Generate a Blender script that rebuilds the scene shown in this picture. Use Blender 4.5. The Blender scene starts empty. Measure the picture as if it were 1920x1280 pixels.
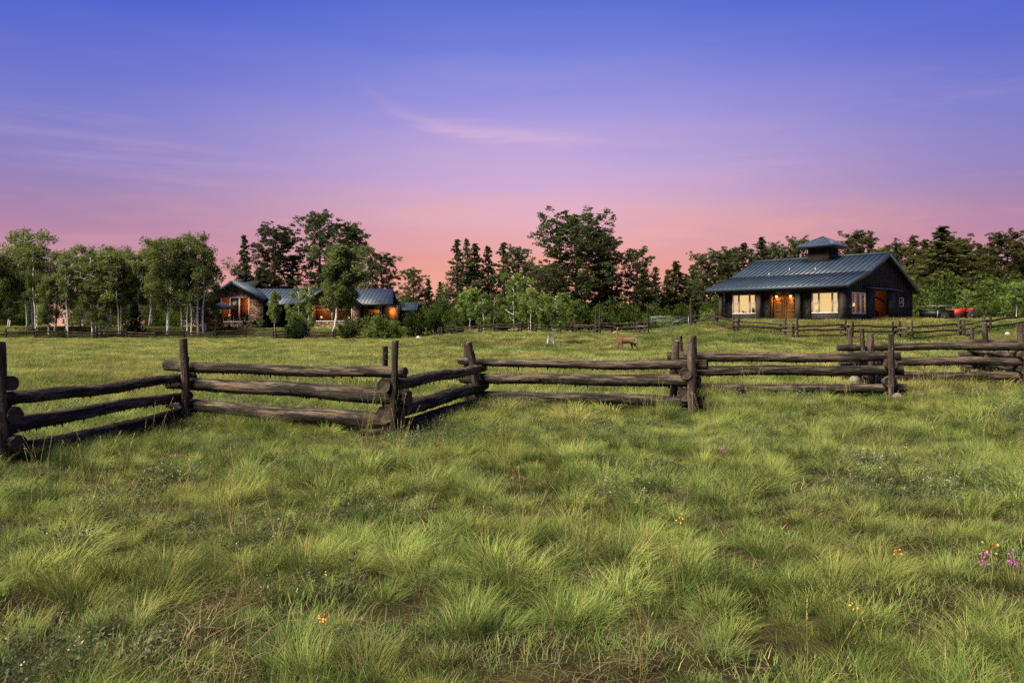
import bpy, math, random
import numpy as np
from mathutils import Vector, Matrix

S = bpy.context.scene
R = math.radians
COL = S.collection
# ------------------------------------------------------------------ camera, sky, sun, exposure
F = 1480.0; HOR = 614.0; EYE = 1.6            # focal length and horizon of the 1920-wide photograph
cam = bpy.data.cameras.new("camera"); camo = bpy.data.objects.new("camera", cam); COL.objects.link(camo)
camo.location = (0, 0, EYE); camo.rotation_euler = (R(90), 0, 0)
cam.sensor_width = 36; cam.lens = 36 * F / 1920; cam.shift_y = -(640 - HOR) / 1920
cam.clip_end = 6000; cam.clip_start = .05
S.camera = camo
S.render.engine = 'CYCLES'
S.view_settings.view_transform = 'Standard'; S.view_settings.look = 'None'
S.view_settings.exposure = 1.6; S.view_settings.gamma = 1
S.view_settings.use_curve_mapping = False
S.cycles.max_bounces = 6; S.cycles.transparent_max_bounces = 12
S.cycles.use_denoising = False
S.cycles.sample_clamp_indirect = 2; S.cycles.sample_clamp_direct = 12

def srgb(r, g, b):
    return tuple(((c / 255 + .055) / 1.055) ** 2.4 if c > 10 else c / 255 / 12.92 for c in (r, g, b)) + (1,)

class NT:
    """small helper for building node trees"""
    def __init__(s, nt): s.t = nt; s.n = nt.nodes; s.n.clear()
    def node(s, typ, **kw):
        n = s.n.new(typ)
        for k, v in kw.items():
            if k == 'i':
                for a, b in v.items():
                    if isinstance(b, bpy.types.NodeSocket): s.t.links.new(b, n.inputs[a])
                    else: n.inputs[a].default_value = b
            else: setattr(n, k, v)
        return n
    def m(s, op, a, b=0.0, c=None, clamp=False):
        d = {0: a, 1: b}
        if c is not None: d[2] = c
        return s.node('ShaderNodeMath', operation=op, use_clamp=clamp, i=d).outputs[0]
    def ramp(s, fac, stops, interp='LINEAR'):
        n = s.node('ShaderNodeValToRGB', i={0: fac}); cr = n.color_ramp; cr.interpolation = interp
        while len(cr.elements) > 1: cr.elements.remove(cr.elements[0])
        cr.elements[0].position = stops[0][0]; cr.elements[0].color = stops[0][1]
        for p, c in stops[1:]:
            e = cr.elements.new(p); e.color = c
        return n.outputs[0]
    def mix(s, f, a, b, mode='MIX'):
        n = s.node('ShaderNodeMix', data_type='RGBA', blend_type=mode)
        for k, v in ((0, f), (6, a), (7, b)):
            if isinstance(v, bpy.types.NodeSocket): s.t.links.new(v, n.inputs[k])
            else: n.inputs[k].default_value = v
        return n.outputs[2]
    def noise(s, vec, scale, detail=3, rough=.55):
        n = s.node('ShaderNodeTexNoise', i={'Scale': scale, 'Detail': detail, 'Roughness': rough})
        if vec is not None: s.t.links.new(vec, n.inputs['Vector'])
        return n.outputs[0]
    def sstep(s, x, a, b):
        return s.node('ShaderNodeMapRange', interpolation_type='SMOOTHSTEP', i={0: x, 1: a, 2: b}).outputs[0]
    def link(s, a, b): s.t.links.new(a, b)

W = bpy.data.worlds.new("World"); S.world = W; W.use_nodes = True
w = NT(W.node_tree)
gen = w.node('ShaderNodeTexCoord').outputs['Generated']
sx = w.node('ShaderNodeSeparateXYZ', i={0: gen}).outputs
hyp = w.m('SQRT', w.m('ADD', w.m('MULTIPLY', sx[0], sx[0]), w.m('MULTIPLY', sx[1], sx[1])))
el = w.m('DIVIDE', sx[2], w.m('MAXIMUM', hyp, .001))          # tan of the elevation
az = w.m('ARCTAN2', sx[0], sx[1])                              # 0 ahead, positive to the east side
def E(y): return (HOR - y) / F
def stops(lst): return [(max(0, E(y)) / 1.0, srgb(*c)) for y, c in lst]
cv = w.node('ShaderNodeCombineXYZ', i={0: w.m('MULTIPLY', az, 1.7), 1: w.m('MULTIPLY', el, 11.0)}).outputs[0]
bandn = w.noise(cv, 1.2, 6, .6)
elw = w.m('ADD', el, w.m('MULTIPLY', w.m('SUBTRACT', bandn, .5), .075))
mid = w.ramp(elw, stops([(614, (250, 184, 146)), (560, (243, 170, 143)), (500, (238, 163, 148)), (450, (234, 170, 172)), (400, (228, 177, 194)),
    (350, (209, 173, 212)), (300, (196, 170, 217)), (200, (161, 152, 222)), (100, (122, 133, 218)), (10, (94, 114, 210)), (-120, (70, 92, 202)), (-500, (50, 66, 155))]))
side = w.ramp(elw, stops([(614, (240, 180, 150)), (560, (228, 164, 150)), (500, (196, 142, 160)), (450, (176, 133, 171)), (400, (161, 132, 177)),
    (330, (142, 131, 194)), (250, (124, 126, 204)), (150, (98, 111, 206)), (10, (66, 92, 206)), (-120, (56, 78, 198)), (-500, (44, 58, 150))]))
sidef = w.sstep(w.m('ABSOLUTE', w.m('SUBTRACT', az, .04)), .0, .62)
sky = w.mix(sidef, mid, side)
# thin drifting wisps lit pink
t = w.m('ADD', az, .185)
tp = w.m('MAXIMUM', t, 0.0)
vc = w.m('ADD', w.m('SUBTRACT', .254, w.m('MULTIPLY', tp, .06)), w.m('MULTIPLY', w.m('EXPONENT', w.m('MULTIPLY', tp, -24.0)), .048))
fine = w.noise(w.node('ShaderNodeCombineXYZ', i={0: w.m('MULTIPLY', az, 7.0), 1: w.m('MULTIPLY', el, 60.0)}).outputs[0], 1.5, 5, .6)
d = w.m('DIVIDE', w.m('ADD', w.m('SUBTRACT', el, vc), w.m('MULTIPLY', w.m('SUBTRACT', fine, .5), .03)), .0095)
g = w.m('EXPONENT', w.m('MULTIPLY', w.m('MULTIPLY', d, d), -1.0))
msk = w.m('MULTIPLY', w.sstep(t, -.02, .12), w.m('SUBTRACT', 1.0, w.sstep(t, .2, .36)))
w1 = w.m('MULTIPLY', w.m('MULTIPLY', g, msk), w.m('ADD', .05, w.m('MULTIPLY', fine, .6)))
vc2 = w.m('SUBTRACT', .205, w.m('MULTIPLY', az, .015))
d2 = w.m('DIVIDE', w.m('ADD', w.m('SUBTRACT', el, vc2), w.m('MULTIPLY', w.m('SUBTRACT', fine, .5), .012)), .0065)
g2 = w.m('EXPONENT', w.m('MULTIPLY', w.m('MULTIPLY', d2, d2), -1.0))
w2 = w.m('MULTIPLY', w.m('MULTIPLY', g2, w.m('SUBTRACT', 1.0, w.sstep(az, -.45, -.27))), w.m('MULTIPLY', fine, .22))
str3 = w.sstep(w.noise(w.node('ShaderNodeCombineXYZ', i={0: w.m('ADD', w.m('MULTIPLY', az, 2.2), w.m('MULTIPLY', el, 2.0)), 1: w.m('MULTIPLY', el, 26.0), 2: 4.0}).outputs[0], 1.3, 5, .62), .5, .78)
w3 = w.m('MULTIPLY', str3, w.m('MULTIPLY', w.m('SUBTRACT', 1.0, w.sstep(el, .16, .34)), .18))
wisp = w.m('MINIMUM', w.m('ADD', w.m('ADD', w1, w2), w3), .8)
sky = w.mix(wisp, sky, srgb(236, 192, 214))
pn = w.noise(w.node('ShaderNodeCombineXYZ', i={0: w.m('MULTIPLY', az, 3.2), 1: w.m('MULTIPLY', el, 15.0), 2: 2.3}).outputs[0], 1.4, 6, .6)
peach = w.m('MULTIPLY', w.sstep(pn, .46, .72), w.m('MULTIPLY', w.sstep(el, .02, .09), w.m('SUBTRACT', 1.0, w.sstep(el, .11, .2))))
sky = w.mix(w.m('MULTIPLY', w.m('MULTIPLY', peach, .62), w.m('SUBTRACT', 1.0, w.m('MULTIPLY', sidef, .85))), sky, srgb(245, 176, 158))
# cooler dusk vault behind the camera and below the horizon
back = w.sstep(sx[1], .25, -.6)
sky = w.mix(back, sky, w.mix(.5, sky, srgb(130, 130, 170)))
bg = w.node('ShaderNodeBackground', i={0: sky, 1: .33})         # the exposure of 1.6 brings this back
w.link(bg.outputs[0], w.node('ShaderNodeOutputWorld').inputs[0])

sun = bpy.data.lights.new("sun", 'SUN'); suno = bpy.data.objects.new("sun", sun); COL.objects.link(suno)
sun.energy = 4.5; sun.angle = R(40); sun.color = (1.0, .86, .62)     # wide afterglow, the sun itself is below the trees
SUN_AZ, SUN_EL = R(-118), R(52)                                       # from the left and a little behind
sd = Vector((math.sin(SUN_AZ) * math.cos(SUN_EL), math.cos(SUN_AZ) * math.cos(SUN_EL), math.sin(SUN_EL)))
suno.rotation_euler = sd.to_track_quat('Z', 'Y').to_euler()

# ------------------------------------------------------------------ object helpers
def px(x, Y): return (x - 960) / F * Y
def pz(y, Y): return EYE + (HOR - y) / F * Y

def tag(o, label=None, cat=None, group=None, kind=None):
    if label: o['label'] = label
    if cat: o['category'] = cat
    if group: o['group'] = group
    if kind: o['kind'] = kind
    return o
def empty(name, loc=(0, 0, 0), rz=0, label=None, cat=None, group=None):
    o = bpy.data.objects.new(name, None); COL.objects.link(o); o.empty_display_size = .2
    o.location = loc; o.rotation_euler = (0, 0, rz)
    return tag(o, label, cat, group)
def link(name, me, mat=None, parent=None, loc=None):
    o = bpy.data.objects.new(name, me); COL.objects.link(o)
    if mat is not None and not me.materials:
        for mm in (mat if isinstance(mat, (list, tuple)) else [mat]): me.materials.append(mm)
    if parent is not None: o.parent = parent
    if loc is not None: o.location = loc
    return o

class MB:
    """collects geometry for ONE mesh"""
    def __init__(s): s.V = []; s.P = {}; s.n = 0; s.attr = {}
    def add(s, V, F, mi=0, at=None):
        V = np.asarray(V, float).reshape(-1, 3); F = np.asarray(F, int)
        if len(V) == 0: return
        s.V.append(V)
        s.P.setdefault(F.shape[1], []).append((F + s.n, np.full(len(F), mi), np.full(len(F), .5) if at is None else at))
        s.n += len(V)
    def box(s, a, b, mi=0):
        (x0, y0, z0), (x1, y1, z1) = [[min(p) for p in zip(a, b)], [max(p) for p in zip(a, b)]]
        V = [(x0, y0, z0), (x1, y0, z0), (x1, y1, z0), (x0, y1, z0), (x0, y0, z1), (x1, y0, z1), (x1, y1, z1), (x0, y1, z1)]
        s.add(V, [(0, 3, 2, 1), (4, 5, 6, 7), (0, 1, 5, 4), (1, 2, 6, 5), (2, 3, 7, 6), (3, 0, 4, 7)], mi)
    def hexa(s, V, mi=0):     # eight corners: bottom ring then top ring
        s.add(V, [(0, 3, 2, 1), (4, 5, 6, 7), (0, 1, 5, 4), (1, 2, 6, 5), (2, 3, 7, 6), (3, 0, 4, 7)], mi)
    def bar(s, p, q, wd, ht=None, up=(0, 0, 1), mi=0):
        p = Vector(p); q = Vector(q); d = (q - p).normalized(); ht = ht or wd
        u = Vector(up); sd_ = d.cross(u)
        if sd_.length < 1e-4: sd_ = d.cross(Vector((1, 0, 0)))
        sd_.normalize(); u = sd_.cross(d).normalized()
        o = [(-1, -1), (1, -1), (1, 1), (-1, 1)]
        V = [p + sd_ * (a * wd / 2) + u * (b * ht / 2) for a, b in o] + [q + sd_ * (a * wd / 2) + u * (b * ht / 2) for a, b in o]
        s.hexa([tuple(v) for v in V], mi)
    def tube(s, pts, rad, seg=8, caps=True, mi=0):
        pts = np.asarray(pts, float); n = len(pts); rad = np.broadcast_to(np.asarray(rad, float), (n,))
        T = np.gradient(pts, axis=0); T /= np.linalg.norm(T, axis=1)[:, None] + 1e-9
        ref = np.array([0, 0, 1.]) if abs(T[:, 2]).mean() < .8 else np.array([1., 0, 0])
        A = np.cross(T, ref); A /= np.linalg.norm(A, axis=1)[:, None] + 1e-9
        B = np.cross(T, A)
        th = np.arange(seg) * 2 * np.pi / seg
        V = pts[:, None, :] + rad[:, None, None] * (np.cos(th)[None, :, None] * A[:, None, :] + np.sin(th)[None, :, None] * B[:, None, :])
        i = np.arange(n - 1)[:, None]; j = np.arange(seg)[None, :]
        Fq = np.stack([i * seg + j, i * seg + (j + 1) % seg, (i + 1) * seg + (j + 1) % seg, (i + 1) * seg + j], -1).reshape(-1, 4)
        s.add(V.reshape(-1, 3), Fq, mi)
        if caps:
            base = s.n - n * seg
            for ring, c, flip in ((0, pts[0], 1), (n - 1, pts[-1], 0)):
                ci = s.n; s.V.append(np.array([c])); s.n += 1
                k = base + ring * seg + np.arange(seg); k2 = base + ring * seg + (np.arange(seg) + 1) % seg
                f = np.stack([np.full(seg, ci), k2, k] if flip else [np.full(seg, ci), k, k2], -1)
                s.P.setdefault(3, []).append((f, np.full(seg, mi), np.full(seg, .5)))
    def mesh(s, name, smooth=False, attr=None):
        me = bpy.data.meshes.new(name); V = np.concatenate(s.V)
        me.vertices.add(len(V)); me.vertices.foreach_set('co', V.ravel())
        L, st, mi, at, pos = [], [], [], [], 0
        for k, lst in s.P.items():
            f = np.concatenate([a for a, _, _ in lst]); L.append(f.ravel())
            st.append(pos + np.arange(len(f)) * k); pos += f.size
            mi.append(np.concatenate([b for _, b, _ in lst])); at.append(np.concatenate([c for _, _, c in lst]))
        L = np.concatenate(L); st = np.concatenate(st); mi = np.concatenate(mi)
        me.loops.add(len(L)); me.loops.foreach_set('vertex_index', L.astype(np.int32))
        me.polygons.add(len(st)); me.polygons.foreach_set('loop_start', st.astype(np.int32))
        me.polygons.foreach_set('material_index', mi.astype(np.int32))
        if smooth: me.polygons.foreach_set('use_smooth', np.ones(len(st), bool))
        me.update(calc_edges=True)
        if attr:
            a = me.attributes.new(attr, 'FLOAT', 'FACE'); a.data.foreach_set('value', np.concatenate(at).astype(np.float32))
        return me
    def build(s, name, mat, parent=None, loc=None, smooth=False, attr=None):
        return link(name, s.mesh(name, smooth, attr), mat, parent, loc)

def copy_tree(o, parent=None):
    c = o.copy(); COL.objects.link(c); c.parent = parent
    for ch in list(o.children): copy_tree(ch, c)
    return c

# ------------------------------------------------------------------ value noise and terrain
def vnoise(x, y, seed=0):
    x = np.asarray(x, float); y = np.asarray(y, float)
    xi = np.floor(x).astype(np.int64); yi = np.floor(y).astype(np.int64); fx = x - xi; fy = y - yi
    fx = fx * fx * (3 - 2 * fx); fy = fy * fy * (3 - 2 * fy)
    def h(a, b):
        n = (a * 374761393 + b * 668265263 + seed * 974711) & 0xffffffff
        n = ((n ^ (n >> 13)) * 1274126177) & 0xffffffff
        return ((n ^ (n >> 16)) & 0xffff) / 65535.
    return (h(xi, yi) * (1 - fx) + h(xi + 1, yi) * fx) * (1 - fy) + (h(xi, yi + 1) * (1 - fx) + h(xi + 1, yi + 1) * fx) * fy
YK = [-60, 0, 20, 46, 53, 57, 62, 70, 82, 92, 97, 103, 110, 140, 300, 3000]
TZL = [0, 0, 0, .0, .0, .0, .02, .03, .06, .1, .2, 1.45, 1.6, 1.3, -3, -40]
TZC = [0, 0, .05, .1, .35, .6, .9, .92, .9, .9, .95, 1.1, 1.2, 1.2, -3, -40]
TZR = [0, 0, .1, .4, 1.0, 1.75, 2.03, 2.1, 2.2, 2.2, 2.2, 2.3, 2.3, 2.0, -3, -40]
def ss(x, a, b):
    t_ = np.clip((x - a) / (b - a), 0, 1); return t_ * t_ * (3 - 2 * t_)
def ground(X, Y):
    X = np.asarray(X, float); Y = np.asarray(Y, float)
    s = X / np.maximum(Y, 8)
    a = ss(s, -.16, -.02); b = ss(s, .15, .29)
    def pr(Z): return (np.interp(Y - 1, YK, Z) + np.interp(Y, YK, Z) + np.interp(Y + 1, YK, Z)) / 3
    z = pr(TZL) * (1 - a) + pr(TZC) * a
    z = z * (1 - b) + pr(TZR) * b
    bump = (vnoise(X / 3.1, Y / 3.1, 3) - .5) * .12 + (vnoise(X / .9, Y / .9, 4) - .5) * .07
    return z + bump * np.clip((Y + 60) / 60, 0, 1) * np.clip((200 - Y) / 100, 0, 1)
def gz(X, Y): return float(ground(np.array([X]), np.array([Y]))[0])

# ------------------------------------------------------------------ materials
def newmat(name):
    m = bpy.data.materials.new(name); m.use_nodes = True; return m, NT(m.node_tree)
def simple(name, col, rough=.8, noise=.25, scale=6., metal=0., spec=.3, bump=0., coords='Object'):
    m, k = newmat(name)
    tc = k.node('ShaderNodeTexCoord').outputs[coords]
    n = k.noise(tc, scale, 5, .6)
    c = tuple(col[:3])
    lo = tuple(x * (1 - noise) for x in c) + (1,); hi = tuple(min(1, x * (1 + noise)) for x in c) + (1,)
    base = k.ramp(n, [(.3, lo), (.7, hi)])
    b = k.node('ShaderNodeBsdfPrincipled', i={'Base Color': base, 'Roughness': rough, 'Metallic': metal, 'Specular IOR Level': spec})
    if bump: k.link(k.node('ShaderNodeBump', i={'Strength': bump, 'Distance': .02, 'Height': n}).outputs[0], b.inputs['Normal'])
    k.link(b.outputs[0], k.node('ShaderNodeOutputMaterial').inputs[0]); return m
def leafmat(name, a, b, trans=.35, scale=.8, attr=None, patch=None):
    """two-tone foliage; optional world patches of a third tone"""
    m, k = newmat(name)
    tc = k.node('ShaderNodeTexCoord').outputs['Object']
    oi = k.node('ShaderNodeObjectInfo').outputs['Random']
    n = k.noise(tc, scale, 3, .6)
    f = k.m('ADD', k.m('MULTIPLY', k.m('SUBTRACT', n, .5), 2.2), .5, clamp=True)
    if attr:
        at = k.node('ShaderNodeAttribute', attribute_name=attr).outputs['Fac']
        f = k.m('ADD', k.m('MULTIPLY', at, .7), k.m('MULTIPLY', oi, .3), clamp=True)
    col = k.mix(f, tuple(a) + (1,), tuple(b) + (1,))
    if patch:
        pos = k.node('ShaderNodeNewGeometry').outputs['Position']
        p1 = k.noise(pos, patch[1], 3, .6)
        col = k.mix(k.m('MULTIPLY', k.sstep(p1, .4, .66), patch[2]), col, k.mix(f, tuple(x * .75 for x in patch[0]) + (1,), tuple(patch[0]) + (1,)))
        if len(patch) > 3:
            p2 = k.noise(k.node('ShaderNodeVectorMath', operation='ADD', i={0: pos, 1: (31, 17, 0)}).outputs[0], patch[4], 3, .6)
            col = k.mix(k.m('MULTIPLY', k.sstep(p2, .46, .66), patch[5]), col, k.mix(f, tuple(x * .7 for x in patch[3]) + (1,), tuple(patch[3]) + (1,)))
    if attr and patch: col = k.mix(k.m('GREATER_THAN', at, .95), col, (.34, .27, .12, 1))
    v = k.m('ADD', .75, k.m('MULTIPLY', oi, .5))
    col = k.mix(1.0, col, k.node('ShaderNodeCombineXYZ', i={0: v, 1: v, 2: v}).outputs[0], 'MULTIPLY')
    df = k.node('ShaderNodeBsdfDiffuse', i={0: col}); tr = k.node('ShaderNodeBsdfTranslucent', i={0: col})
    mx = k.node('ShaderNodeMixShader', i={0: trans, 1: df.outputs[0], 2: tr.outputs[0]})
    k.link(mx.outputs[0], k.node('ShaderNodeOutputMaterial').inputs[0]); return m
def woodmat(name, dark, midc, light, axis=0, rough=.85):
    m, k = newmat(name)
    tc = k.node('ShaderNodeTexCoord').outputs['Object']; oi = k.node('ShaderNodeObjectInfo').outputs['Random']
    off = k.node('ShaderNodeCombineXYZ', i={0: k.m('MULTIPLY', oi, 37.), 1: k.m('MULTIPLY', oi, 11.), 2: k.m('MULTIPLY', oi, 5.)}).outputs[0]
    v = k.node('ShaderNodeVectorMath', operation='ADD', i={0: tc, 1: off}).outputs[0]
    sc = [9., 9., 9.]; sc[axis] = .7
    st = k.noise(k.node('ShaderNodeMapping', i={0: v, 3: tuple(sc)}).outputs[0], 2.4, 6, .65)
    sc2 = [3., 3., 3.]; sc2[axis] = .9
    blot = k.noise(k.node('ShaderNodeMapping', i={0: v, 3: tuple(sc2)}).outputs[0], 1.3, 4, .6)
    f = k.m('ADD', k.m('MULTIPLY', st, .7), k.m('MULTIPLY', blot, .5))
    c = k.ramp(f, [(.4, tuple(dark) + (1,)), (.58, tuple(midc) + (1,)), (.74, tuple(light) + (1,))])
    sc3 = [34., 34., 34.]; sc3[axis] = .9
    c = k.mix(k.m('MULTIPLY', k.sstep(blot, .5, .68), k.m('MULTIPLY', oi, .7)), c, (.075, .043, .025, 1))
    vv = k.m('ADD', .7, k.m('MULTIPLY', oi, .6)); c = k.mix(1.0, c, k.node('ShaderNodeCombineXYZ', i={0: vv, 1: vv, 2: vv}).outputs[0], 'MULTIPLY')
    if axis == 2:
        c = k.mix(k.m('MULTIPLY', k.sstep(k.noise(k.node('ShaderNodeMapping', i={0: v, 3: (14., 14., 7.)}).outputs[0], 1.6, 4, .7), .6, .66), .8), c, (.26, .25, .22, 1))
    cr = k.noise(k.node('ShaderNodeMapping', i={0: v, 3: tuple(sc3)}).outputs[0], 1.2, 3, .5)
    crack = k.sstep(cr, .38, .3)
    c = k.mix(crack, c, (.008, .006, .005, 1))
    b = k.node('ShaderNodeBsdfPrincipled', i={'Base Color': c, 'Roughness': rough, 'Specular IOR Level': .2})
    hgt = k.m('SUBTRACT', st, k.m('MULTIPLY', crack, .6))
    k.link(k.node('ShaderNodeBump', i={'Strength': 1.0, 'Distance': .09, 'Height': hgt}).outputs[0], b.inputs['Normal'])
    k.link(b.outputs[0], k.node('ShaderNodeOutputMaterial').inputs[0]); return m
def emit(name, col, strength):
    m, k = newmat(name)
    k.link(k.node('ShaderNodeEmission', i={0: tuple(col) + (1,), 1: strength}).outputs[0], k.node('ShaderNodeOutputMaterial').inputs[0]); return m
def glassmat(name):
    m, k = newmat(name)
    tr = k.node('ShaderNodeBsdfTransparent', i={0: (.93, .93, .9, 1)}); gl = k.node('ShaderNodeBsdfGlossy', i={0: (.6, .6, .6, 1), 1: .3})
    fr = k.m('MULTIPLY', k.node('ShaderNodeFresnel', i={0: 1.45}).outputs[0], k.m('SUBTRACT', 1.0, k.node('ShaderNodeNewGeometry').outputs['Backfacing']))
    mx = k.node('ShaderNodeMixShader', i={0: fr, 1: tr.outputs[0], 2: gl.outputs[0]})
    k.link(mx.outputs[0], k.node('ShaderNodeOutputMaterial').inputs[0]); return m
def stonemat(name):
    m, k = newmat(name)
    tc = k.node('ShaderNodeTexCoord').outputs['Object']
    mp = k.node('ShaderNodeMapping', i={0: tc, 3: (2.0, 2.0, 4.2)}).outputs[0]
    wob = k.node('ShaderNodeVectorMath', operation='ADD', i={0: mp, 1: k.node('ShaderNodeVectorMath', operation='SCALE', i={0: k.node('ShaderNodeTexNoise', i={'Vector': tc, 'Scale': 2.5}).outputs[1], 'Scale': .9}).outputs[0]}).outputs[0]
    vo = k.node('ShaderNodeTexVoronoi', i={'Vector': wob, 'Scale': 1.0})
    ed = k.node('ShaderNodeTexVoronoi', feature='DISTANCE_TO_EDGE', i={'Vector': wob, 'Scale': 1.0}).outputs[0]
    rnd = k.node('ShaderNodeSeparateColor', i={0: vo.outputs['Color']}).outputs[0]
    c = k.ramp(rnd, [(.0, (.075, .045, .036, 1)), (.3, (.19, .115, .08, 1)), (.55, (.29, .2, .135, 1)), (.8, (.4, .31, .22, 1)), (1., (.15, .1, .09, 1))])
    c = k.mix(.35, c, k.mix(k.noise(tc, 9, 4), (.08, .05, .04, 1), (.3, .22, .16, 1)), 'OVERLAY')
    c = k.mix(k.sstep(ed, .1, .03), c, (.03, .024, .02, 1))
    b = k.node('ShaderNodeBsdfPrincipled', i={'Base Color': c, 'Roughness': .9, 'Specular IOR Level': .2})
    k.link(k.node('ShaderNodeBump', i={'Strength': .8, 'Distance': .06, 'Height': k.sstep(ed, .0, .2)}).outputs[0], b.inputs['Normal'])
    k.link(b.outputs[0], k.node('ShaderNodeOutputMaterial').inputs[0]); return m

M = {}
M['rail'] = woodmat('weathered_log', (.007, .006, .0055), (.021, .0175, .015), (.15, .125, .102), 0)
M['post'] = woodmat('weathered_post', (.01, .008, .0065), (.038, .029, .023), (.15, .12, .095), 2)
M['farlog'] = woodmat('far_log', (.008, .007, .006), (.024, .019, .016), (.06, .05, .04), 0)
M['farpost'] = woodmat('far_post', (.008, .007, .006), (.024, .019, .016), (.06, .05, .04), 2)
M['logend'] = simple('dark_end_grain', (.045, .035, .027), .95, .65, 16., bump=.6)
M['posttop'] = simple('grey_post_top', (.11, .1, .09), .95, .4, 20., bump=.5)
M['palelog'] = woodmat('pale_log', (.03, .026, .021), (.075, .062, .05), (.13, .11, .09), 0)
M['board'] = simple('dark_board', (.02, .018, .02), .8, .4, 3.)
M['board2'] = simple('dark_board_brown', (.027, .022, .02), .8, .4, 3.)
M['roof'] = simple('blue_metal_roof', (.027, .044, .075), .5, .25, .9, .0, .35)
M['trimroof'] = simple('blue_metal_trim', (.025, .04, .062), .55, .1, 1., .0, .3)
M['white'] = simple('white_paint', (.62, .62, .62), .5, .05)
M['cream'] = simple('cream_wall', (.72, .6, .4), .8, .06)
M['doorwood'] = woodmat('varnished_door', (.13, .05, .014), (.24, .105, .03), (.34, .165, .052), 2, .5)
M['redwood'] = woodmat('interior_boards', (.16, .06, .02), (.3, .12, .035), (.4, .18, .06), 0, .6)
M['glass'] = glassmat('window_glass')
M['stone'] = stonemat('rubble_stone')
M['lamp'] = emit('lamp_glow', (1.0, .62, .25), .5)
M['metal'] = simple('galvanised_metal', (.2, .21, .22), .5, .1, 6., .5)
M['black'] = simple('black_paint', (.012, .014, .018), .45, .2)
M['red'] = simple('red_paint', (.24, .02, .014), .6, .3)
M['rubber'] = simple('rubber', (.015, .015, .015), .9, .2)
M['rust'] = simple('rusty_steel', (.12, .05, .025), .85, .4)
M['blueumb'] = simple('navy_canvas', (.04, .055, .11), .9, .1)
M['teal'] = simple('teal_paint', (.02, .14, .12), .6, .2)
M['rock'] = simple('grey_rock', (.13, .12, .11), .9, .45, 5., bump=.8)
M['whiterock'] = simple('white_rock', (.4, .39, .38), .9, .15, 5., bump=.5)
M['wrap'] = simple('white_tree_wrap', (.45, .46, .5), .7, .1)
M['pinebark'] = simple('pine_bark', (.055, .036, .027), .95, .45, 4., bump=.6)
m_, k = newmat('aspen_bark')
tc = k.node('ShaderNodeTexCoord').outputs['Object']
bn = k.noise(k.node('ShaderNodeMapping', i={0: tc, 3: (2., 2., 5.)}).outputs[0], 1.6, 5, .7)
bc = k.ramp(bn, [(.34, (.05, .042, .036, 1)), (.42, (.42, .4, .37, 1)), (.52, (.72, .7, .66, 1))])
b = k.node('ShaderNodeBsdfPrincipled', i={'Base Color': bc, 'Roughness': .8, 'Specular IOR Level': .2})
k.link(b.outputs[0], k.node('ShaderNodeOutputMaterial').inputs[0]); M['aspenbark'] = m_
M['pine'] = leafmat('pine_needles', (.028, .048, .02), (.088, .112, .048), .35, .55)
M['pinewarmlit'] = leafmat('pine_needles_warmlit', (.038, .05, .019), (.118, .12, .044), .35, .55)  # same needles with warm evening light mixed into their colour
M['aspen'] = leafmat('aspen_leaves', (.07, .1, .034), (.185, .225, .078), .45, .5)
M['young'] = leafmat('young_aspen_leaves', (.07, .115, .028), (.18, .24, .066), .45, .7)
M['brush'] = leafmat('brush_leaves', (.026, .046, .012), (.08, .11, .028), .4, .5)
M['spruce'] = leafmat('spruce_needles', (.012, .025, .012), (.032, .05, .022), .2, .6)
GR = dict(trans=.28, attr='blade')
YEL = (.25, .25, .07); SAGE = (.07, .105, .055)
M['grass'] = leafmat('bunch_grass', (.038, .082, .022), (.24, .3, .082), patch=(YEL, .5, .42, SAGE, .6, .4), **GR)
M['turf'] = leafmat('short_turf', (.035, .08, .02), (.16, .23, .062), patch=(YEL, .5, .3, SAGE, .6, .5), **GR)
M['meadow'] = leafmat('meadow_grass', (.1, .15, .044), (.28, .31, .105), patch=((.3, .26, .095), .12, .75, (.07, .135, .03), .2, .8), **GR)
M['straw'] = leafmat('dry_stalks', (.2, .2, .065), (.38, .33, .13), trans=.3, attr='blade')
M['sage'] = leafmat('sage_leaves', (.05, .075, .035), (.14, .165, .09), trans=.3, attr='blade')
M['thatch'] = leafmat('dead_thatch', (.07, .055, .035), (.22, .18, .11), trans=.1, attr='blade')
M['petalw'] = simple('white_tufts', (.36, .34, .3), .9, .15)
M['purple'] = simple('purple_petals', (.42, .05, .4), .8, .25, 40.)
M['orange'] = simple('orange_petals', (.5, .24, .06), .8, .25, 40.)
M['yellow'] = simple('yellow_petals', (.45, .33, .04), .8, .2, 40.)
M['stem'] = simple('flower_stem', (.14, .13, .05), .9, .2)
m_, k = newmat('meadow_soil')
pos = k.node('ShaderNodeNewGeometry').outputs['Position']
n1 = k.noise(pos, 1.3, 6, .65); n3 = k.noise(pos, 55., 6, .75)
near = k.mix(n3, (.01, .0075, .0055, 1), (.05, .035, .025, 1))
green = k.mix(n1, (.055, .07, .022, 1), (.15, .15, .05, 1))
sy = k.node('ShaderNodeSeparateXYZ', i={0: pos}).outputs[1]
cov = k.m('ADD', k.m('MULTIPLY', k.sstep(sy, 6., 26.), .7), k.m('MULTIPLY', k.sstep(n1, .42, .6), .35), clamp=True)
b = k.node('ShaderNodeBsdfDiffuse', i={0: k.mix(cov, near, green)}); k.link(k.node('ShaderNodeBump', i={'Strength': 1.0, 'Distance': .03, 'Height': n3}).outputs[0], b.inputs['Normal'])
k.link(b.outputs[0], k.node('ShaderNodeOutputMaterial').inputs[0]); M['soil'] = m_

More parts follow.
